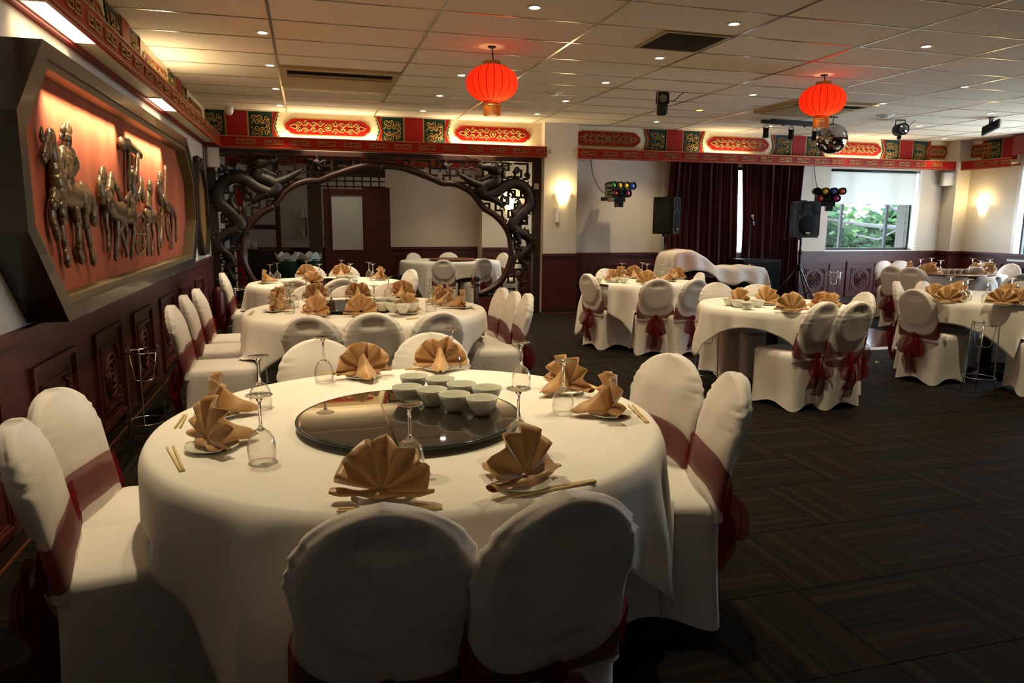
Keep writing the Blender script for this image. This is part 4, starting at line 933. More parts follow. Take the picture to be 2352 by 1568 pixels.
def make_sash(seed):
    R = random.Random(seed); tilt = R.uniform(-.02, .02); k2 = R.uniform(-.008, .008)
    b = MB(); nu, nv = 64, 8
    def fn(u, v):
        a = 2*pi*u; c, s = cos(a), sin(a)
        front = smooth(.5+.5*s); zc = .425+.13*front+tilt*c; wd = .018+.062*smooth((front+.04)*1.2)**.6
        if s < 0: zc = .445+.060*(1-abs(s)**1.3); wd = .016+.050*(1-abs(s)**2.0)
        else: zc = .510+.065*s+tilt*c; wd = .064
        z = zc+wd*(2*v-1); x, y = band_pts(a, z)
        y += (.003+.003*sin(v*21+a*2+seed))*(1 if s > 0 else -1)
        return (x, lean(max(z, .40))+y, z)
    b.grid(fn, nu, nv, True)
    return b.mesh('sash_band', 'organza', True)
KY = lean(.46)-.060; KZ = .445
def make_bow(seed):
    R = random.Random(seed); out = []
    knot = MB().ball((0, KY, KZ), .026, 10, (1.1, .7, 1.2)).mesh('sash_knot', 'organza', True)
    out.append(('sash_knot', knot))
    for s in (1, -1):
        b = MB(); sp = R.uniform(.8, 1.15); ll = R.uniform(.085, .11)
        def fn(u, v):   # a puffed drooping loop of ribbon
            a = 2*pi*u; o_ = abs(sin(a/2))**.7
            return (s*(.010+.100*sp*v*o_+.018*o_), KY-.012-.035*sin(a)*(.4+.6*v)-.030*o_-.010*sin(v*12+seed)*o_, KZ-.004-ll*(1-cos(a))+.035*v*o_)
        b.grid(fn, 26, 8); out.append(('sash_loop', b.mesh('sash_loop', 'organza', True)))
        b = MB(); ln = R.uniform(.26, .39); dx = R.uniform(-.02, .05)
        def ft(u, v):
            w = .012+.060*smooth(v*1.6); x = s*(.008+dx*v)+w*(2*u-1)*.9
            return (x+.010*sin(v*9+s), KY+.012-.004-.022*sin(u*9+seed)*smooth(v*2)-.045*sin(pi*v), KZ-.01-ln*v-.02*u*v*s)
        b.grid(ft, 10, 14); out.append(('sash_tail', b.mesh('sash_tail', 'organza', True)))
    return out
BACKS = [make_back(k) for k in range(3)]; SEATS = [make_seat(k) for k in range(3)]; SASH = [make_sash(k) for k in range(4)]; BOWS = [make_bow(k) for k in range(4)]
_cn = [0]; CHAIRS = []
def chair(label, px, py, h, face, group=None, sash=True, pos=None):
    """px, py: top of the back in the photograph; h: real height; face: point the chair faces"""
    k = _cn[0]; _cn[0] += 1; sc = h/CH
    p = atz(px, py, h) if pos is None else Vector(pos)
    if isinstance(face, (int, float)): rz = rad(face)
    else: d = Vector((face[0]-p.x, face[1]-p.y)); rz = atan2(d.y, d.x)-pi/2
    off = Matrix.Rotation(rz, 2) @ Vector((0, lean(CH)*sc))
    CHAIRS.append((Matrix.Translation((p.x-off.x, p.y-off.y, 0)) @ Matrix.Rotation(rz, 4, 'Z'), sc))
    t = thing('banquet_chair', label, 'chair', (p.x-off.x, p.y-off.y, 0), rz, group, sc)
    link('backrest', BACKS[k % 3], t); link('seat_cover', SEATS[k % 3], t)
    if sash:
        bnd = link('sash_band', SASH[k % 4], t)
        for nm, me in BOWS[(k*3) % 4]: link(nm, me, bnd)
    return t
# ------------------------------------------------------------ tables
def cloth_mesh(r, side, seed, rot, c0=(0, 0), zt=.752):
    R = random.Random(seed); nth = 220; b = MB(); ids = []
    amp = [(R.uniform(.6, 1.2), R.uniform(0, 6.28)) for _ in range(4)]
    def drop(th):
        a = th-rot; return min(side/2/max(abs(cos(a)), abs(sin(a)))-r, .735)
    radial = [0, .3, .6, .8, .92, .98, 1.0]
    for f_ in radial[1:]:
        row = []
        for i in range(nth):
            th = 2*pi*i/nth; row.append(len(b.v)); b.v.append(Vector((r*f_*cos(th), r*f_*sin(th), zt-(.0 if f_ < 1 else .0015))))
        ids.append(row)
    nd = 14; near = [(m_.inverted(), m_.to_3x3(), s) for m_, s in CHAIRS if (m_.translation.xy-Vector(c0)).length < r+.75]
    for j in range(1, nd+1):
        t_ = j/nd; row = []
        for i in range(nth):
            th = 2*pi*i/nth; L_ = drop(th); a = th-rot; d = t_*L_
            cor = (L_-(side/2-r))/(max(.01, min(.735, side*.7071-r)-(side/2-r)))       # 0 mid side .. 1 at corner
            fold = .5*sin(11*th+amp[0][1])*amp[0][0]+.5*sin(17*th+amp[1][1])*amp[1][0]+.35*sin(27*th+amp[2][1])
            rr = r+.006+.014*smooth(d/.06)+d*(.035+.09*cor)+fold*.040*smooth(d/.35)*(0.45+1.0*cor)
            z = zt-.002-max(0, d-.008*smooth(d/.03))
            x, y = rr*cos(th), rr*sin(th)
            for inv, fw, s in near:      # the cloth is trapped inside chair backs and lies on the seats
                q = inv @ Vector((c0[0]+x, c0[1]+y, 0)); lim = -.150*s
                if abs(q.x) < .235*s and q.y < lim+.02 and q.y > -.50:
                    e = (lim+.02-q.y)*smooth((.235*s-abs(q.x))/.04); w_ = fw @ Vector((0, e, 0)); x += w_.x; y += w_.y; q.y += e
                if abs(q.x) < .225*s and abs(q.y) < .235*s and z < .482*s: z = .482*s+.004*sin(th*60)
            row.append(len(b.v)); b.v.append(Vector((x, y, z)))
        ids.append(row)
    c = len(b.v); b.v.append(Vector((0, 0, zt)))
    for i in range(nth): b.f.append([c, ids[0][i], ids[0][(i+1) % nth]])
    for A, B in zip(ids, ids[1:]):
        for i in range(nth): j = (i+1) % nth; b.f.append([A[i], A[j], B[j], B[i]])
    return b.mesh('tablecloth', 'linen', True)
def table(label, clabel, c, r, side, seed, rot):
    t = thing('round_table', label, 'table', (c[0], c[1], 0))
    part('table_top', MB().lathe([(0, .72), (r-.012, .72), (r-.006, .735), (r-.012, .748), (0, .748)], 64), 'mahogany', t)
    part('pedestal', MB().tube([(0, 0, .06), (0, 0, .72)], .05, 14), 'black_metal', t, True)
    for k in range(4): a = k*pi/2+.4; part('foot', MB().bar((0, 0, .03), (r*.55*cos(a), r*.55*sin(a), .03), .05, .05), 'black_metal', t)
    cl_ = link('tablecloth', cloth_mesh(r, side, seed, rot, c), None, (c[0], c[1], 0)); tag(cl_, clabel, 'tablecloth')
    s = cl_.modifiers.new('thickness', 'SOLIDIFY'); s.thickness = .002; s.offset = 1
T1, T2, T3, T4, T5, T6, T7, T8 = (.342, 2.476), (.44, 5.72), (.20, 8.28), (2.40, 12.42), (3.80, 7.74), (3.86, 5.28), (6.30, 5.30), (8.75, 8.15)
RT = {1: .858, 2: .92, 3: .84, 4: .86, 5: .64, 6: .62, 7: .75, 8: .74}
WC = 'white chair, burgundy sash, '
chair(WC+'second from the left edge, beside the nearest table', 120, 893, .885, T1); chair(WC+'cut off by the left edge, beside the nearest table', 30, 965, .885, T1)
chair(WC+'left of two at the back of the nearest table', 725, 778, .87, T1); chair(WC+'right of two at the back of the nearest table', 990, 763, .87, T1)
chair(WC+'far one of two right of nearest table', 1548, 812, .90, (T1[0], T1[1]-.1)); chair(WC+'near one of two right of nearest table', 1690, 856, .905, (T1[0], T1[1]+.1))
chair(WC+'left of two showing dark backs in the foreground', 880, 1162, .885, (.30, 2.9)); chair(WC+'right of two showing dark backs in the foreground', 1306, 1133, .885, (.22, 2.9))
chair(WC+'nearest of three along the mural wall', 392, 700, .88, -88); chair(WC+'middle of three along the mural wall', 434, 676, .88, -86, pos=(-.92, 5.88, 0)); chair(WC+'farthest of three along the mural wall', 466, 674, .88, -88, pos=(-.90, 6.40, 0))
chair(WC+'farthest of three at the right of the second table', 1155, 660, .875, 92); chair(WC+'middle of three at the right of the second table', 1183, 668, .875, 88); chair(WC+'nearest of three at the right of the second table', 1213, 673, .88, 84)
chair(WC+'left of three grey backs at the front of the second table', 710, 723, .87, T2); chair(WC+'middle of three grey backs at the front of the second table', 856, 717, .87, T2); chair(WC+'right of three grey backs at the front of the second table', 1010, 714, .87, T2)
chair(WC+'left of three facing the camera behind the second table', 707, 655, .86, T2); chair(WC+'middle of three facing the camera behind the second table', 800, 655, .855, T2); chair(WC+'right of three facing the camera behind the second table', 897, 649, .86, T2)
chair(WC+'alone at the left of the table before the moon gate', 510, 626, .88, T3); chair(WC+'left of two grey backs at the table before the moon gate', 681, 641, .878, T3); chair(WC+'right of two grey backs at the table before the moon gate', 785, 639, .878, T3)
chair(WC+'left of two behind the table before the moon gate', 712, 610, .88, T3); chair(WC+'right of two behind the table before the moon gate', 791, 609, .88, T3); chair(WC+'right of the table before the moon gate, seen edge-on', 945, 618, .868, T3)
chair(WC+'left of two against the far wall of the back room', 948, 580, .858, T4); chair(WC+'right of two against the far wall of the back room', 1030, 579, .858, T4); chair(WC+'left of two dark backs beyond the gate', 1018, 596, .832, T4); chair(WC+'right of two dark backs beyond the gate, behind the newel', 1112, 593, .842, T4)
chair(WC+'half hidden by the gate moulding in the back room', 1157, 580, .87, T4); chair(WC+'seen through the right-hand fretwork', 1197, 584, .875, (2.6, 12.1))
chair(WC+'left side of the stage-light table', 1350, 628, .862, T5); chair(WC+'left of two behind the stage-light table', 1390, 616, .868, T5); chair(WC+'right of two behind the stage-light table', 1455, 615, .868, T5)
chair(WC+'long tails, in front of the stage-light table', 1512, 640, .848, T5); chair(WC+'front right of the stage-light table', 1600, 640, .852, T5); chair(WC+'right of the small table, beside the covered equipment', 1609, 625, .86, T5)
chair(WC+'facing the camera behind the middle wire stand', 1645, 648, .865, T6); chair(WC+'low behind the small middle table', 1740, 652, .865, T6); chair(WC+'right side of the small middle table', 1990, 670, .865, T6)
chair(WC+'left of two backs with big bows in mid floor', 1897, 692, .862, (3.55, 5.6)); chair(WC+'right of two backs with big bows in mid floor', 1972, 691, .862, (3.85, 5.6))
chair(WC+'facing the camera at the left of the right-edge table', 2060, 645, .87, T7); chair(WC+'back view with round bow at the right-edge table', 2105, 663, .865, T7); chair(WC+'behind the right-edge table', 2120, 645, .868, T7)
chair(WC+'cut off by the right edge beside the wire stand', 0, 0, .88, 60, pos=(6.33, 4.42, 0)); chair(WC+'top showing at the right edge behind the table', 0, 0, .86, T7, pos=(7.25, 5.75, 0))
chair(WC+'left of two bright ones at the far corner table', 2030, 598, .875, T8); chair(WC+'right of two bright ones at the far corner table', 2068, 598, .875, T8); chair(WC+'left of two dark backs at the far corner table', 2050, 610, .876, T8); chair(WC+'right of two dark backs at the far corner table', 2095, 613, .876, T8)
chair(WC+'bluish tilted back at the front right of the corner table', 2240, 612, .878, T8); chair(WC+'white, beyond the corner table by the right-hand window', 2265, 602, .89, T8); chair(WC+'white, right of the corner table below the window', 2325, 605, .885, T8); chair(WC+'bluish back at the right edge by the corner table', 2345, 628, .872, (8.6, 8.3))

table('round banquet table nearest the camera, set with a dark glass turntable', 'white square cloth draped over the nearest round table', T1, RT[1], 2.10, 1, rad(10))
table('round banquet table standing just beyond the nearest one', 'white cloth on the second table from the camera, along the mural wall', T2, RT[2], 2.14, 2, rad(-20))
table('round banquet table in front of the moon gate', 'white cloth on the table in front of the moon gate', T3, RT[3], 2.1, 3, rad(50))
table('round table inside the back room beyond the gate', 'white cloth on the table beyond the moon gate', T4, RT[4], 2.2, 4, rad(10))
table('small round table under the stage light on the cream wall', 'white cloth on the small table beside the left loudspeaker', T5, RT[5], 1.90, 5, rad(20))
table('small round table in the middle of the floor with a wire stand beside it', 'white cloth with deep scalloped drops on the small middle table', T6, RT[6], 1.52, 6, rad(38))
table('round table cut off by the right edge of the picture', 'white cloth on the table at the right edge of the picture', T7, RT[7], 1.9, 7, rad(15))
table('round table under the far window in the corner', 'bluish-lit white cloth on the table in the far corner', T8, RT[8], 2.0, 8, rad(40))
# ------------------------------------------------------------ tableware
GP = [(0, .198), (.010, .199), (.037, .2005), (.038, .199), (.030, .195), (.010, .188), (.0048, .178), (.0042, .150), (.0042, .118), (.0058, .105)]
m_stem = MB().lathe([(0, .187)] + GP[5:] + [(.012, .0995), (.006, .092), (0, .090)], 20).mesh('stem', 'glass_solid', True); m_foot = MB().lathe([(0, .1985), (.037, .2005), (.038, .199), (.030, .1955), (.010, .189), (0, .189)], 28).mesh('foot', 'glass_thick', True)
BO = [(.001, .1005), (.012, .099), (.025, .090), (.035, .072), (.0405, .045), (.040, .020), (.0365, 0)]
m_bowl = MB().lathe(BO+[(.0350, 0), (.0385, .020), (.039, .045), (.0335, .071), (.024, .0885), (.011, .0965), (.001, .098)], 32).mesh('bowl', 'glass', True)
def glass(label, p, group, z=.7535, sc=1.0):
    t = thing('wine_glass', label, 'wine glass', (p.x, p.y, z), random.uniform(0, 6), group, sc)
    link('bowl', m_bowl, t); link('stem', m_stem, t); link('foot', m_foot, t)
m_plate = MB().lathe([(0, .004), (.045, .004), (.055, .006), (.078, .014), (.079, .016), (.076, .0165), (.054, .009), (.044, .007), (0, .007)], 36).mesh('plate', 'porcelain', True)
m_rice = MB().lathe([(0, .006), (.024, .006), (.024, 0), (.027, 0), (.028, .008), (.042, .022), (.052, .042), (.0565, .060), (.0555, .0615), (.0535, .060), (.049, .042), (.038, .024), (.02, .012), (0, .011)], 36).mesh('rice_bowl', 'porcelain', True)
def make_fan(seed):
    R = random.Random(seed); N_ = 6; RR = .118; b = MB(); cols = 2*N_*3; rows = 7; amp = .020
    spread = rad(R.uniform(92, 104)); ph = R.uniform(-.15, .15); dips = [R.uniform(.93, 1.04) for _ in range(2*N_+1)]; dips[N_] = R.choice((.86, 1.0, 1.05))
    def fn(u, v):
        s = u*2*N_; i = int(min(s, 2*N_-1)); fr = s-i
        tri = (1-2*fr) if i % 2 == 0 else (2*fr-1)
        tri = math.copysign(abs(tri)**.7, tri)
        phi = lerp(-spread, spread, u)+ph+.05*sin(u*20+seed); r = .012+(RR-.012)*v; r *= lerp(1, lerp(dips[i], dips[i+1], fr), v)
        y = tri*amp*(.15+.85*v)+.016*v*v-.012*(abs(u-.5)*2)**2*v
        return (r*sin(phi), -.012+y, .026+r*cos(phi)*(1.0 if cos(phi) > 0 else .25)*1.04)
    b.grid(fn, cols, rows)
    return b.mesh('pleated_fan', 'napkin_satin', True)
def make_flap(seed):
    R = random.Random(seed); w = R.uniform(.045, .058); b = MB()
    def fn(u, v):      # folded tail that props the fan, seen from inside the table
        s = 2*u-1; yy = lerp(.0, .135, v); zt = lerp(.118, .022, v**.85); half_ = lerp(w*.55, .012, v**1.3)+.018*sin(pi*v)
        return (s*half_, yy-.004*cos(s*6), lerp(zt, .016, abs(s)**1.25)+.004*sin(v*9+s*4))
    b.grid(fn, 10, 10); return b.mesh('propping_flap', 'napkin_satin', True)
def make_basefold(seed):
    b = MB(); R = random.Random(seed); k = R.uniform(-.01, .01)
    def fn(u, v):
        a = 2*pi*v; x = lerp(-.122, .122, u); r = .013*(1-.2*cos(2*pi*u))+.004*sin(u*17+seed)
        return (x, -.010+k*u+r*1.35*cos(a), .018+r*.62*sin(a)+.006*abs(2*u-1)**3)
    b.grid(fn, 18, 10, False); return b.mesh('folded_base', 'napkin_satin', True)
FANS = [make_fan(k) for k in range(5)]; FLAPS = [make_flap(k) for k in range(3)]; FOLDS = [make_basefold(k) for k in range(3)]
_nn = [0]
def napkin(label, plabel, p, tc, group, z=.7535, turn=0.0, sc=1.0, plate=True):
    k = _nn[0]; _nn[0] += 1
    d = Vector((p.x-tc[0], p.y-tc[1])); rz = atan2(d.y, d.x)+pi/2+turn
    if plate: tag(link('plate', m_plate, None, (p.x, p.y, z), 0), plabel, 'plate', 'white side plates under napkins')
    t = thing('napkin', label, 'napkin', (p.x, p.y, z+.006), rz, group, sc)
    for nm, me, th in (('pleated_fan', FANS[k % 5], .0022), ('propping_flap', FLAPS[k % 3], .002), ('folded_base', FOLDS[k % 3], 0)):
        o = link(nm, me, t)
        if th: s = o.modifiers.new('thickness', 'SOLIDIFY'); s.thickness = th
m_stick = MB().tube([(0, -.105, .0045), (0, .06, .0045), (0, .105, .004)], [.0034, .0042, .0045], 6).mesh('chopstick', 'bamboo', True)
def sticks(where, a, b, z=.7535):
    A, B = atz(*a, z), atz(*b, z); d = (B-A); rz = atan2(d.y, d.x)-pi/2; m_ = (A+B)/2; n = Vector((cos(rz), sin(rz), 0)); L_ = d.length/.21
    for k, s in enumerate((1, -1)):
        o = link('chopstick', m_stick, None, (m_.x+n.x*.0062*s, m_.y+n.y*.0062*s, z), rz+.02*s, sc=(1, min(1.2, L_), 1)); tag(o, f'bamboo chopstick {where}, {("right", "left")[k]} of the pair', 'chopstick', f'chopsticks {where}')
def susan(label, c, r, wood=False, z=.7535):
    t = thing('lazy_susan', label, 'turntable', (c[0], c[1], z))
    part('bearing', MB().lathe([(0, 0), (r*.32, 0), (r*.32, .022), (0, .022)], 32), 'black_metal', t)
    part('disc', MB().lathe([(0, .022), (r-.012, .022), (r-.012, .033), (0, .033)], 96), 'susan_wood' if wood else 'susan_glass', t, False)
    part('edge', MB().lathe([(r-.012, .022), (r-.002, .023), (r, .0275), (r-.002, .032), (r-.012, .0335), (r-.012, .022)], 96), 'susan_wood' if wood else 'susan_rim', t, True)
def bowl(label, x, y, z, group): tag(link('rice_bowl', m_rice, None, (x, y, z), random.uniform(0, 6)), label, 'bowl', group)
ZT = .7535
# nearest table
for k, (x, y, w, tr) in enumerate(((500, 957, 'left, far one of two', .25), (488, 1032, 'left, near one of two', .2), (835, 868, 'back, left one of two', 0), (1012, 850, 'back, right one of two', .1), (1300, 902, 'right, far one of two', .15), (1400, 955, 'right, near one of two', .1), (880, 1152, 'front, broad one beside the left foreground chair', -.05), (1200, 1116, 'front, right one with its plate showing', .3))):
    napkin(f'gold-brown fan napkin on the nearest table, {w}', f'white plate under napkin, nearest table, {w}', atz(x, y, ZT), T1, 'napkins on the nearest table', turn=tr, sc=1.06)
for x, y, w in ((603, 1060, 'left, near one of two'), (600, 938, 'left, far one of two'), (745, 878, 'back, beside the left napkin'), (1040, 850, 'back, in front of the right napkin'), (1197, 893, 'right of the bowls'), (1293, 950, 'right, between the two right-hand napkins'), (1190, 1038, 'front, behind the right napkin'), (943, 1085, 'front, behind the broad napkin')):
    glass(f'upturned wine glass on the nearest table, {w}', atz(x, y, ZT), 'wine glasses on the nearest table')
for a, b, w in (((390, 1026), (420, 1086), 'at the left rim of the nearest table'), ((768, 1175), (1022, 1168), 'at the front rim of the nearest table'), ((1171, 1143), (1371, 1106), 'at the front right of the nearest table'), ((1335, 880), (1387, 900), 'at the right rim of the nearest table, far pair'), ((1448, 932), (1486, 972), 'at the right rim of the nearest table, near pair'), ((735, 860), (790, 856), 'at the back rim of the nearest table, left pair'), ((930, 849), (985, 846), 'at the back rim of the nearest table, right pair'), ((408, 985), (425, 955), 'at the far left rim of the nearest table')): sticks(w, a, b)
sc1 = atz(942, 952, ZT+.03); susan('large dark glass turntable on the nearest table', (sc1.x, sc1.y), .385)
names8 = ('back row, far left', 'back row, second', 'back row, third', 'back row, far right', 'front row, far left', 'front row, second', 'front row, third', 'front row, far right')
for (x, y), w in zip(((951, 862), (1011, 868), (1060, 880), (1118, 888), (935, 887), (992, 893), (1044, 904), (1107, 912)), names8):
    p = atz(x, y, ZT+.034+.06); bowl(f'pale rice bowl on the nearest dark turntable, {w}', p.x, p.y, ZT+.0335, 'rice bowls on the nearest turntable')
# other tables
def setting(tn, tc, naps, glasses, gsc=1.0):
    for k, (x, y, w) in enumerate(naps): napkin(f'gold-brown fan napkin on {tn}, {w}', f'white plate under napkin, {tn[4:]}, {w}', atz(x, y, ZT), tc, f'napkins on {tn}', sc=1.04)
    for k, (x, y, w) in enumerate(glasses): glass(f'upturned wine glass on {tn}, {w}', atz(x, y, ZT), f'wine glasses on {tn}')
setting('the second table', T2, ((628, 716, 'near left rim'), (640, 700, 'far left rim'), (727, 728, 'front left'), (830, 727, 'front middle'), (937, 722, 'front right'), (727, 689, 'back left'), (822, 688, 'back middle'), (925, 683, 'back right'), (1012, 698, 'far right rim'), (1032, 702, 'middle right rim'), (1062, 708, 'near right rim')),
        ((657, 704, 'left, farthest'), (665, 718, 'left, nearest'), (675, 706, 'left, third'), (762, 717, 'front, left of the middle napkin'), (990, 716, 'front right'), (988, 695, 'right, farthest'), (1012, 700, 'right, second'), (1028, 708, 'right, nearest'), (705, 692, 'back left'), (803, 690, 'back middle'), (893, 686, 'back right'), (860, 715, 'front, left of the bowls')))
c2 = atz(815, 700, ZT+.03); susan('dark turntable on the second table', (c2.x, c2.y), .40)
for k, (x, y) in enumerate(((872, 687), (892, 685), (912, 688), (930, 690), (878, 696), (902, 698), (925, 700), (945, 695))): p = atz(x, y, ZT+.09); bowl(f'rice bowl on the second table, {names8[k]}', p.x, p.y, ZT+.0335, 'rice bowls on the second table')
for a, b, w in (((565, 732), (588, 710), 'at the left rim of the second table'), ((935, 734), (962, 731), 'at the front rim of the second table'), ((1072, 702), (1092, 712), 'at the right rim of the second table')): sticks(w, a, b)
setting('the table before the moon gate', T3, ((608, 651, 'left rim'), (705, 636, 'back left'), (785, 635, 'back right'), (875, 643, 'right rim'), (718, 655, 'front left')), ((622, 648, 'left, near one'), (638, 643, 'left, far one'), (705, 637, 'back left'), (735, 646, 'beside the turntable'), (785, 634, 'back right'), (806, 645, 'beside the bowls'), (848, 640, 'right, far one'), (857, 645, 'right, near one')))
c3 = atz(745, 645, ZT+.03); susan('dark turntable on the table before the moon gate', (c3.x, c3.y), .36)
for k, (x, y) in enumerate(((783, 634), (797, 633), (811, 635), (790, 640), (806, 641))): p = atz(x, y, ZT+.09); bowl(f'rice bowl on the table before the moon gate, {names8[k]}', p.x, p.y, ZT+.0335, 'rice bowls before the moon gate')
susan('bare reddish wooden turntable on the table beyond the gate', (T4[0]+.05, T4[1]), .42, True)
setting('the stage-light table', T5, ((1405, 648, 'near left'), (1424, 641, 'far left'), (1455, 639, 'back'), (1485, 653, 'front'), (1540, 646, 'right'), (1558, 641, 'far right')), ((1428, 642, 'left'), (1474, 640, 'back'), (1485, 644, 'middle'), (1519, 645, 'right')))
for k, (x, y) in enumerate(((1374, 637), (1413, 637), (1433, 638), (1394, 633))): p = atz(x, y, ZT+.06); bowl(f'rice bowl on the stage-light table, {("far left", "second from right", "far right", "hidden by a napkin")[k]}', p.x, p.y, ZT, 'rice bowls under the stage light')
setting('the small middle table', T6, ((1697, 703, 'far left'), (1760, 700, 'back'), (1816, 718, 'front'), (1905, 715, 'right, behind the chair back'), (1885, 712, 'right, far one')), ())
for k, (x, y) in enumerate(((1676, 702), (1694, 706), (1716, 711), (1740, 705.5))): p = atz(x, y, ZT); bowl(f'rice bowl on the small middle table, {ORD[k]} from the left', p.x, p.y, ZT, 'rice bowls on the small middle table')
setting('the right-edge table', T7, ((2146, 690, 'far left'), (2176, 698, 'front left'), (2198, 686, 'back'), (2300, 702, 'front right'), (2340, 702, 'cut off by the frame'), (2318, 690, 'back right')), ((2180, 682, 'back left'), (2208, 694, 'middle, near one'), (2219, 690, 'middle, far one'), (2265, 697, 'front right'), (2320, 688, 'back right')))
setting('the far corner table', T8, ((2088, 625, 'far left'), (2130, 631, 'front left'), (2143, 626, 'back left'), (2238, 627, 'back right'), (2275, 634, 'front right'), (2272, 626, 'right rim')), ((2112, 627, 'left, near one'), (2137, 624, 'left, far one'), (2158, 631, 'front left'), (2231, 625, 'back right'), (2249, 632, 'front right'), (2271, 627, 'right')))
c8 = atz(2195, 629, ZT+.03); susan('reddish turntable on the far corner table', (c8.x, c8.y), .36, True)
for k, x in enumerate((2172, 2187, 2201, 2216)): p = atz(x, 623.5, ZT+.06); bowl(f'white rice bowl in the row on the far corner table, {ORD[k]} from the left', p.x, p.y, ZT+.0335, 'rice bowls on the far corner table')
# ------------------------------------------------------------ wire ice-bucket stands
def wire_stand(label, x, y, rz=0.0):
    t = thing('bucket_stand', label, 'wire stand', (x, y, 0), rz, 'chrome wire bucket stands'); R0 = .10; H = .62
    part('top_ring', MB().tube([(R0*cos(2*pi*k/28), R0*sin(2*pi*k/28), H-.02) for k in range(28)], .0045, 6, True), 'chrome', t, True)
    part('lower_ring', MB().tube([(.125*cos(2*pi*k/28), .125*sin(2*pi*k/28), .14) for k in range(28)], .004, 6, True), 'chrome', t, True)
    for k in range(3):
        a = 2*pi*k/3+.3; c, s = cos(a), sin(a)
        part('leg', MB().tube([(.088*c, .088*s, H-.02), (.095*c, .095*s, H+.005), (.105*c, .105*s, H+.012), (.114*c, .114*s, H-.005), (.118*c, .118*s, .4), (.121*c, .121*s, .16), (.155*c, .155*s, 0)], .0048, 6), 'chrome', t, True)
        part('cradle_wire', MB().tube([(.095*c, .095*s, H-.02), (.065*c, .065*s, H-.20), (.05*c, .05*s, H-.215), (0, 0, H-.215)], .004, 6), 'chrome', t, True)
wire_stand('tall wire bucket stand by the carved dado at the left', -1.06, 5.02, .3); wire_stand('wire bucket stand beside the small middle table', 3.30, 5.45, 1.2); wire_stand('wire bucket stand in front of the right-edge table', 5.56, 4.72, .5)
wire_stand('wire bucket stand behind the three wall-side chairs', -1.06, 7.1, .8); wire_stand('wire bucket stand near the extinguisher by the gate', -.85, 9.3, .1); wire_stand('wire bucket stand half hidden by the tripod under the far window', 8.75, 10.35, .2)
# ------------------------------------------------------------ loudspeakers, tripods, stage kit
def speaker(label, x, y, z, rz):
    t = thing('loudspeaker', label, 'loudspeaker', (x, y, z), rz); w, h, d = .20, .28, .17
    poly = [(-w, -d), (w, -d), (w, -d+.06), (w*.62, d), (-w*.62, d), (-w, -d+.06)]
    b = MB().prism([(u*.92, v) for u, v in poly], XY, -h, -h+.03).prism(poly, XY, -h+.03, h-.03).prism([(u*.92, v) for u, v in poly], XY, h-.03, h)
    part('cabinet', b, 'black_plastic', t); part('woofer_grille', MB().lathe([(0, -.012), (.10, -.010), (.150, 0), (.158, .004), (.158, .01)], 32, (0, -d-.004, -.095), 'Y'), 'black_grille', t, True)
    part('horn', MB().ring(rect(.11, .055), rect(.06, .028), lambda u, v, q: (u, q, v+.20), -d-.006, -d+.0), 'black_grille', t)
    for s in (1, -1): part('bass_port', MB().prism([(-.05*s, .03), (.03*s, .03), (.05*s, -.03), (-.02*s, -.03)], lambda u, v, q: (u+s*.115, q, v+.105), -d-.005, -d), 'black_grille', t)
    part('badge', MB().span((-.035, -d-.018, -.215), (.035, -d-.014, -.195)), 'white_plastic', t); part('badge', MB().span((-.035, -d-.018, -.24), (.035, -d-.014, -.225)), 'gel_orange', t)
    part('handle', MB().tube([(-.05, 0, h), (-.05, 0, h+.012), (.05, 0, h+.012), (.05, 0, h)], .008, 6), 'black_metal', t); part('pole_socket', MB().tube([(0, .02, -h-.04), (0, .02, -h)], .03, 12), 'black_metal', t)
def tripod(label, x, y, H, rz, spread):
    t = thing('speaker_stand', label, 'tripod stand', (x, y, 0), rz)
    part('lower_tube', MB().tube([(0, 0, .08), (0, 0, .80)], .022, 12), 'black_metal', t, True); part('upper_tube', MB().tube([(0, 0, .80), (0, 0, H)], .017, 12), 'black_metal', t, True); part('collar', MB().tube([(0, 0, .70), (0, 0, .78)], .034, 12), 'black_plastic', t, True)
    part('knob', MB().tube([(0, 0, .98), (.05, 0, .98)], .008, 6).ball((.06, 0, .98), .022, 8), 'black_plastic', t, True); part('clamp', MB().tube([(0, 0, .94), (0, 0, 1.02)], .027, 12), 'black_plastic', t, True)
    for k in range(3):
        a = 2*pi*k/3; c, s = cos(a), sin(a)
        lg = part('leg', MB().tube([(.03*c, .03*s, .73), (spread*c, spread*s, .02)], .012, 8), 'black_metal', t, True); part('rubber_foot', MB().ball((spread*c, spread*s, .018), .02, 8), 'rubber', lg, True)
        part('brace', MB().tube([(.02*c, .02*s, .25), (spread*.55*c, spread*.55*s, .40)], .007, 6), 'black_metal', t, True)
p = aty(1530, 495, 10.15); speaker('black loudspeaker on a pole left of the curtains', p.x, p.y, p.z, rad(46)); tripod('black tripod speaker stand left of the curtains', p.x, p.y, p.z-.32, .4, .42)
p = aty(1843, 504, 9.75); speaker('black loudspeaker on a tripod in front of the right curtain', p.x, p.y, p.z, rad(-8)); tripod('black tripod speaker stand standing before the carved dado', p.x, p.y, p.z-.32, .55, .55)
t = thing('bass_cabinet', 'black bass cabinet on the floor under the right curtain', 'loudspeaker', (7.02, 10.2, 0), rad(-4))
part('cabinet', MB().span((-.33, -.25, .06), (.33, .25, .86)), 'black_plastic', t); part('grille', MB().span((-.30, -.262, .10), (.30, -.25, .82)), 'black_grille', t); part('cone', MB().lathe([(0, -.01), (.16, -.012), (.20, 0), (.20, .005)], 28, (0, -.266, .40), 'Y'), 'black_grille', t, True); part('badge', MB().span((-.22, -.268, .74), (-.18, -.262, .79)), 'gel_red', t); part('badge', MB().span((-.245, -.268, .735), (-.225, -.262, .795)), 'white_plastic', t)
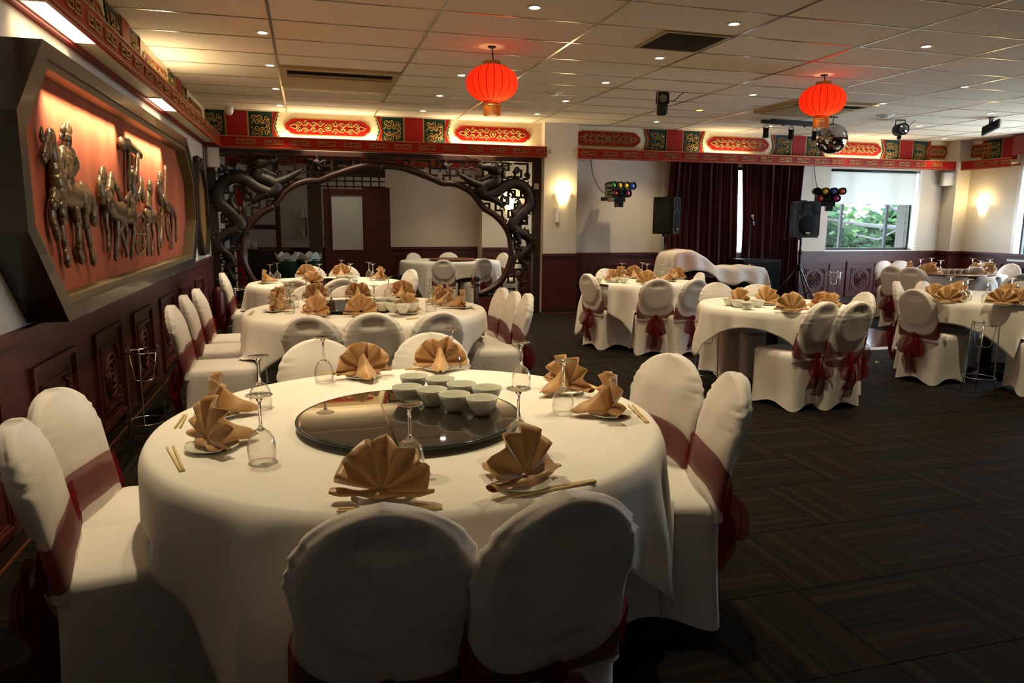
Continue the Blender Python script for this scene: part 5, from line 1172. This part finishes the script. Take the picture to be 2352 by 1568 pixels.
for sx in (-.27, .27): part('castor', MB().tube([(sx-.02, -.18, .03), (sx+.02, -.18, .03)], .03, 10).tube([(sx-.02, .18, .03), (sx+.02, .18, .03)], .03, 10), 'rubber', t)
p = aty(1727, 495, 9.9); t = thing('microphone_stand', 'thin black microphone stand before the right curtain', 'microphone stand', (p.x, p.y, 0))
part('pole', MB().tube([(0, 0, .02), (-.02, 0, .9), (0, 0, 1.42)], .009, 8), 'black_metal', t, True); part('base', MB().lathe([(0, .03), (.12, .012), (.13, 0), (0, 0)], 24), 'black_metal', t, True); part('clip', MB().tube([(0, 0, 1.42), (.02, -.02, 1.5)], .018, 8), 'black_plastic', t, True); part('microphone', MB().tube([(.03, -.03, 1.40), (.005, -.01, 1.53)], [.011, .014], 8).ball((.003, -.008, 1.545), .024, 10), 'chrome', t, True)
# equipment under a white sheet
def sheet():
    b = MB(); nu, nv = 44, 26
    def fn(u, v):
        x = lerp(-.98, .90, u); y = lerp(-.55, .50, v)
        top = .78
        if x < -.05: top = .80+.23*smooth((-x-.0)/.45)-.14*smooth((-x-.60)/.3)
        top += .008*sin(x*23)+.006*sin(y*31+x*9)
        ex = max(0, abs(x)-.74); ey = max(0, abs(y)-.33); e = max(ex/.24, ey/.20)
        xx = x if abs(x) < .74 else math.copysign(.74+.10*ex/.24, x); yy = y if abs(y) < .33 else math.copysign(.33+.07*ey/.2, y)
        dropx = .26+.10*abs(sin(y*5+1)) if x > 0 else .50+.1*sin(y*7); dropy = .20+.14*smooth((abs(x)-.3)/.5)+.03*sin(x*11)
        z = top-max(ex/.24*dropx, ey/.20*dropy)
        yy += .02*sin(x*19)*min(1, ey/.1); xx += .02*sin(y*17)*min(1, ex/.1)
        return (xx, yy, z)
    b.grid(fn, nu, nv); return b
p = aty(1632, 605, 9.75); t = thing('covered_keyboard', 'stage equipment on a stand draped with a creased white sheet', 'covered equipment', (p.x, p.y, 0), rad(-6))
o = part('white_sheet', sheet(), 'linen', t, True); s = o.modifiers.new('thickness', 'SOLIDIFY'); s.thickness = .004
part('deck', MB().span((-.70, -.30, .70), (.70, .30, .755)), 'black_plastic', t); part('case', MB().span((-.66, -.2, .755), (-.30, .2, .97)), 'black_plastic', t)
for sx in (-.5, .5): part('stand_leg', MB().bar((sx, -.28, 0), (sx, .25, .70), .035).bar((sx, .28, 0), (sx, -.25, .70), .035), 'black_metal', t)
# multi-lamp stage fixtures
def disco_fixture(label, loc, rz, gels, cable):
    t = thing('stage_light', label, 'stage light', loc, rz)
    part('wall_bracket', MB().span((-.05, .0, -.15), (.07, .34, -.09)).span((-.12, -.03, -.17), (.13, .10, -.08)).span((.0, -.02, -.25), (.10, .08, -.16)), 'black_metal', t); part('body', MB().span((-.17, -.05, -.10), (.17, .12, .05)), 'black_plastic', t)
    k = 0
    for row, zz, xs in ((0, .075, (-.20, -.065, .07, .205)), (1, -.04, (-.13, .0, .13))):
        for x in xs:
            c = part('lamp_can', MB().lathe([(0, .09), (.045, .09), (.055, .05), (.062, -.09), (.056, -.09), (.048, .04), (0, .05)], 16, (x, -.04+.02*row, zz), 'Y'), 'black_plastic', t, True, 40)
            part('gel', MB().lathe([(0, -.085), (.03, -.08), (.050, -.066), (.050, -.06), (0, -.06)], 16, (x, -.04+.02*row, zz), 'Y'), gels[k % len(gels)], c, True); k += 1
    return t
pa = aty(1420, 438, 10.45); disco_fixture('cluster of coloured stage lamps on the cream wall', pa, rad(20), ['gel_green', 'gel_amber', 'gel_amber', 'gel_blue', 'gel_red', 'black_grille', 'gel_pink'], 0)
pb = aty(1900, 450, 10.35); disco_fixture('dark cluster of stage lamps in front of the far window', pb, rad(-22), ['black_grille', 'gel_amber', 'gel_blue', 'gel_orange', 'gel_red', 'black_grille', 'gel_pink'], 0)
a = aty(1356, 358, 10.86); b_ = aty(1362, 400, 10.88); c = aty(1378, 435, 10.86); d = aty(1398, 447, 10.6)
tag(part('power_cable', MB().tube(spline([a, b_, c, d]), .006, 5), 'black_plastic', None, True), 'thin grey cable drooping down the cream wall to the coloured stage lamps', 'cable')
tag(part('power_cable', MB().tube(spline([aty(1870, 378, 10.86), aty(1873, 410, 10.87), aty(1879, 436, 10.8), aty(1885, 443, 10.45)]), .006, 5), 'black_plastic', None, True), 'thin cable hanging beside the right curtain to the dark stage lamps', 'cable')
# curtains
def curtain(label, x0, x1, seed, gather):
    R = random.Random(seed); ph = R.uniform(0, 6); t = thing('curtain', label, 'curtain', (0, 10.74, 0), 0, 'burgundy velvet curtains')
    def fn(u, v):
        z = lerp(.03, 2.43, v); w = lerp(x0, x1, u); k = 12+seed
        mid = (1-v)*.6; side = .03*sin(v*5+ph)
        x = w+.018*sin(u*40+ph)+gather*(u-.5)*.08*sin(pi*v)+side*(u if seed == 1 else 1-u)*.6
        amp = lerp(.045, .028, v)
        y = amp*sin(2*pi*k*u+ph+.4*sin(u*9))+.010*sin(2*pi*k*2.3*u+v*2)-.02*(1-v)
        return (x, y, z)
    part('drape', MB().grid(fn, 220, 16), 'velvet', t, True)
    part('heading_tape', MB().grid(lambda u, v: (lerp(x0, x1, u), .012*sin(2*pi*36*u)-.004, lerp(2.40, 2.455, v)), 200, 1), 'velvet', t, True)
    return t
curtain('burgundy velvet curtain, left of the pair', 5.72, 6.98, 1, 1); curtain('burgundy velvet curtain, right of the pair behind the loudspeaker', 7.06, 8.24, 2, -1)
o = part('curtain_rail', MB().tube([(5.6, 10.76, 2.46), (8.35, 10.76, 2.46)], .012, 8), 'steel_white', None, True); tag(o, 'thin white curtain rail under the painted cornice', 'curtain rail')
t = thing('sheer_curtain', 'white sheer strip glowing in the gap between the velvet curtains', 'curtain', (0, 10.83, 0)); part('drape', MB().grid(lambda u, v: (lerp(6.95, 7.35, u), .02*sin(u*50), lerp(.05, 2.2, v)), 60, 8), 'sheer', t, True); part('hem', MB().span((6.95, -.02, .03), (7.35, .02, .06)), 'sheer', t)
t = thing('sheer_curtain', 'white sheer edge showing left of the velvet curtains', 'curtain', (0, 10.84, 0)); part('drape', MB().grid(lambda u, v: (lerp(5.63, 5.80, u), .015*sin(u*40), lerp(.05, 2.4, v)), 30, 4), 'sheer', t, True); part('hem', MB().span((5.63, -.02, .03), (5.80, .02, .06)), 'sheer', t)
# small wall fittings
def wall_box(name, label, cat, loc, d, m, rz=0, extra=None):
    t = thing(name, label, cat, loc, rz); a, b, c = d
    part('housing', MB().span((-a, -b, -c), (a, 0, c)), m, t); part('front_cover', MB().span((-a*.86, -b-.006, -c*.9), (a*.86, -b, c*.9)), m, t); part('mount', MB().span((-a*.3, 0, -c*.4), (a*.3, .02, c*.4)), 'steel_white', t); return t
p = aty(486, 362, 10.72); wall_box('wall_speaker', 'beige box speaker high in the corner beside the left dragon', 'wall speaker', p, (.075, .12, .13), 'beige_plastic', rad(18))
p = aty(2154, 405, 10.6); wall_box('wall_speaker', 'small white speaker high on the corner pillar', 'wall speaker', (11.40, 10.80, 2.25), (.10, .09, .12), 'white_plastic', rad(-20))
p = aty(1279, 494, 10.69); wall_box('air_freshener', 'slim grey dispenser below the light on the cream pillar', 'dispenser', (p.x, 10.695, p.z), (.028, .03, .115), 'steel_white')
p = aty(1232, 428, 10.83); wall_box('intercom_box', 'tiny yellowish box on the right jamb of the moon gate', 'switch box', (p.x, 10.845, p.z), (.035, .03, .045), 'beige_plastic')
p = aty(483, 575, 10.8); 
for k, z in enumerate((1.05, 1.9)):
    o = thing('wall_plaque', ('small red lettered plaque low on the left wall by the gate', 'small red lettered plaque higher on the left wall by the gate')[k], 'plaque', (XL+.001, 10.60, z), pi/2)
    part('board', MB().span((-.05, -.006, -.14), (.05, 0, .14)), 'white_plastic', o); part('red_print', MB().span((-.035, -.008, -.09), (.035, -.006, .10)), 'paint_red', o)
t = thing('fire_extinguisher', 'red fire extinguisher standing by the left jamb of the gate', 'fire extinguisher', (-1.18, 10.25, 0))
part('cylinder', MB().lathe([(0, 0), (.075, 0), (.08, .02), (.08, .46), (.06, .53), (.03, .56), (0, .56)], 20), 'fire_red', t, True); part('valve', MB().span((-.03, -.02, .56), (.03, .02, .62)), 'black_metal', t); part('handle', MB().bar((0, 0, .62), (.02, -.10, .66), .02), 'black_metal', t); part('hose', MB().tube(spline([Vector((.03, 0, .6)), Vector((.11, 0, .5)), Vector((.10, 0, .25))]), .012, 6), 'rubber', t, True)
o = thing('floor_scrap', 'tiny yellow scrap of paper on the carpet by the middle table', 'paper scrap', (*atz(2013, 832, 0)[:2], .002)); part('scrap', MB().prism([(-.03, -.02), (.03, -.01), (.01, .03)], XY, 0, .003), 'yellow', o); part('fold', MB().prism([(-.01, -.01), (.02, 0), (.0, .02)], XY, .003, .006), 'yellow', o)
t = thing('wall_plate', 'white power outlet low on the dado left of the small table', 'power outlet', (4.55, YB-.019, .30)); part('plate', MB().span((-.055, -.01, -.035), (.055, 0, .035)), 'white_plastic', t)
for sx in (-.025, .025): part('socket', MB().span((sx-.012, -.013, -.01), (sx+.012, -.01, .01)), 'steel_white', t)
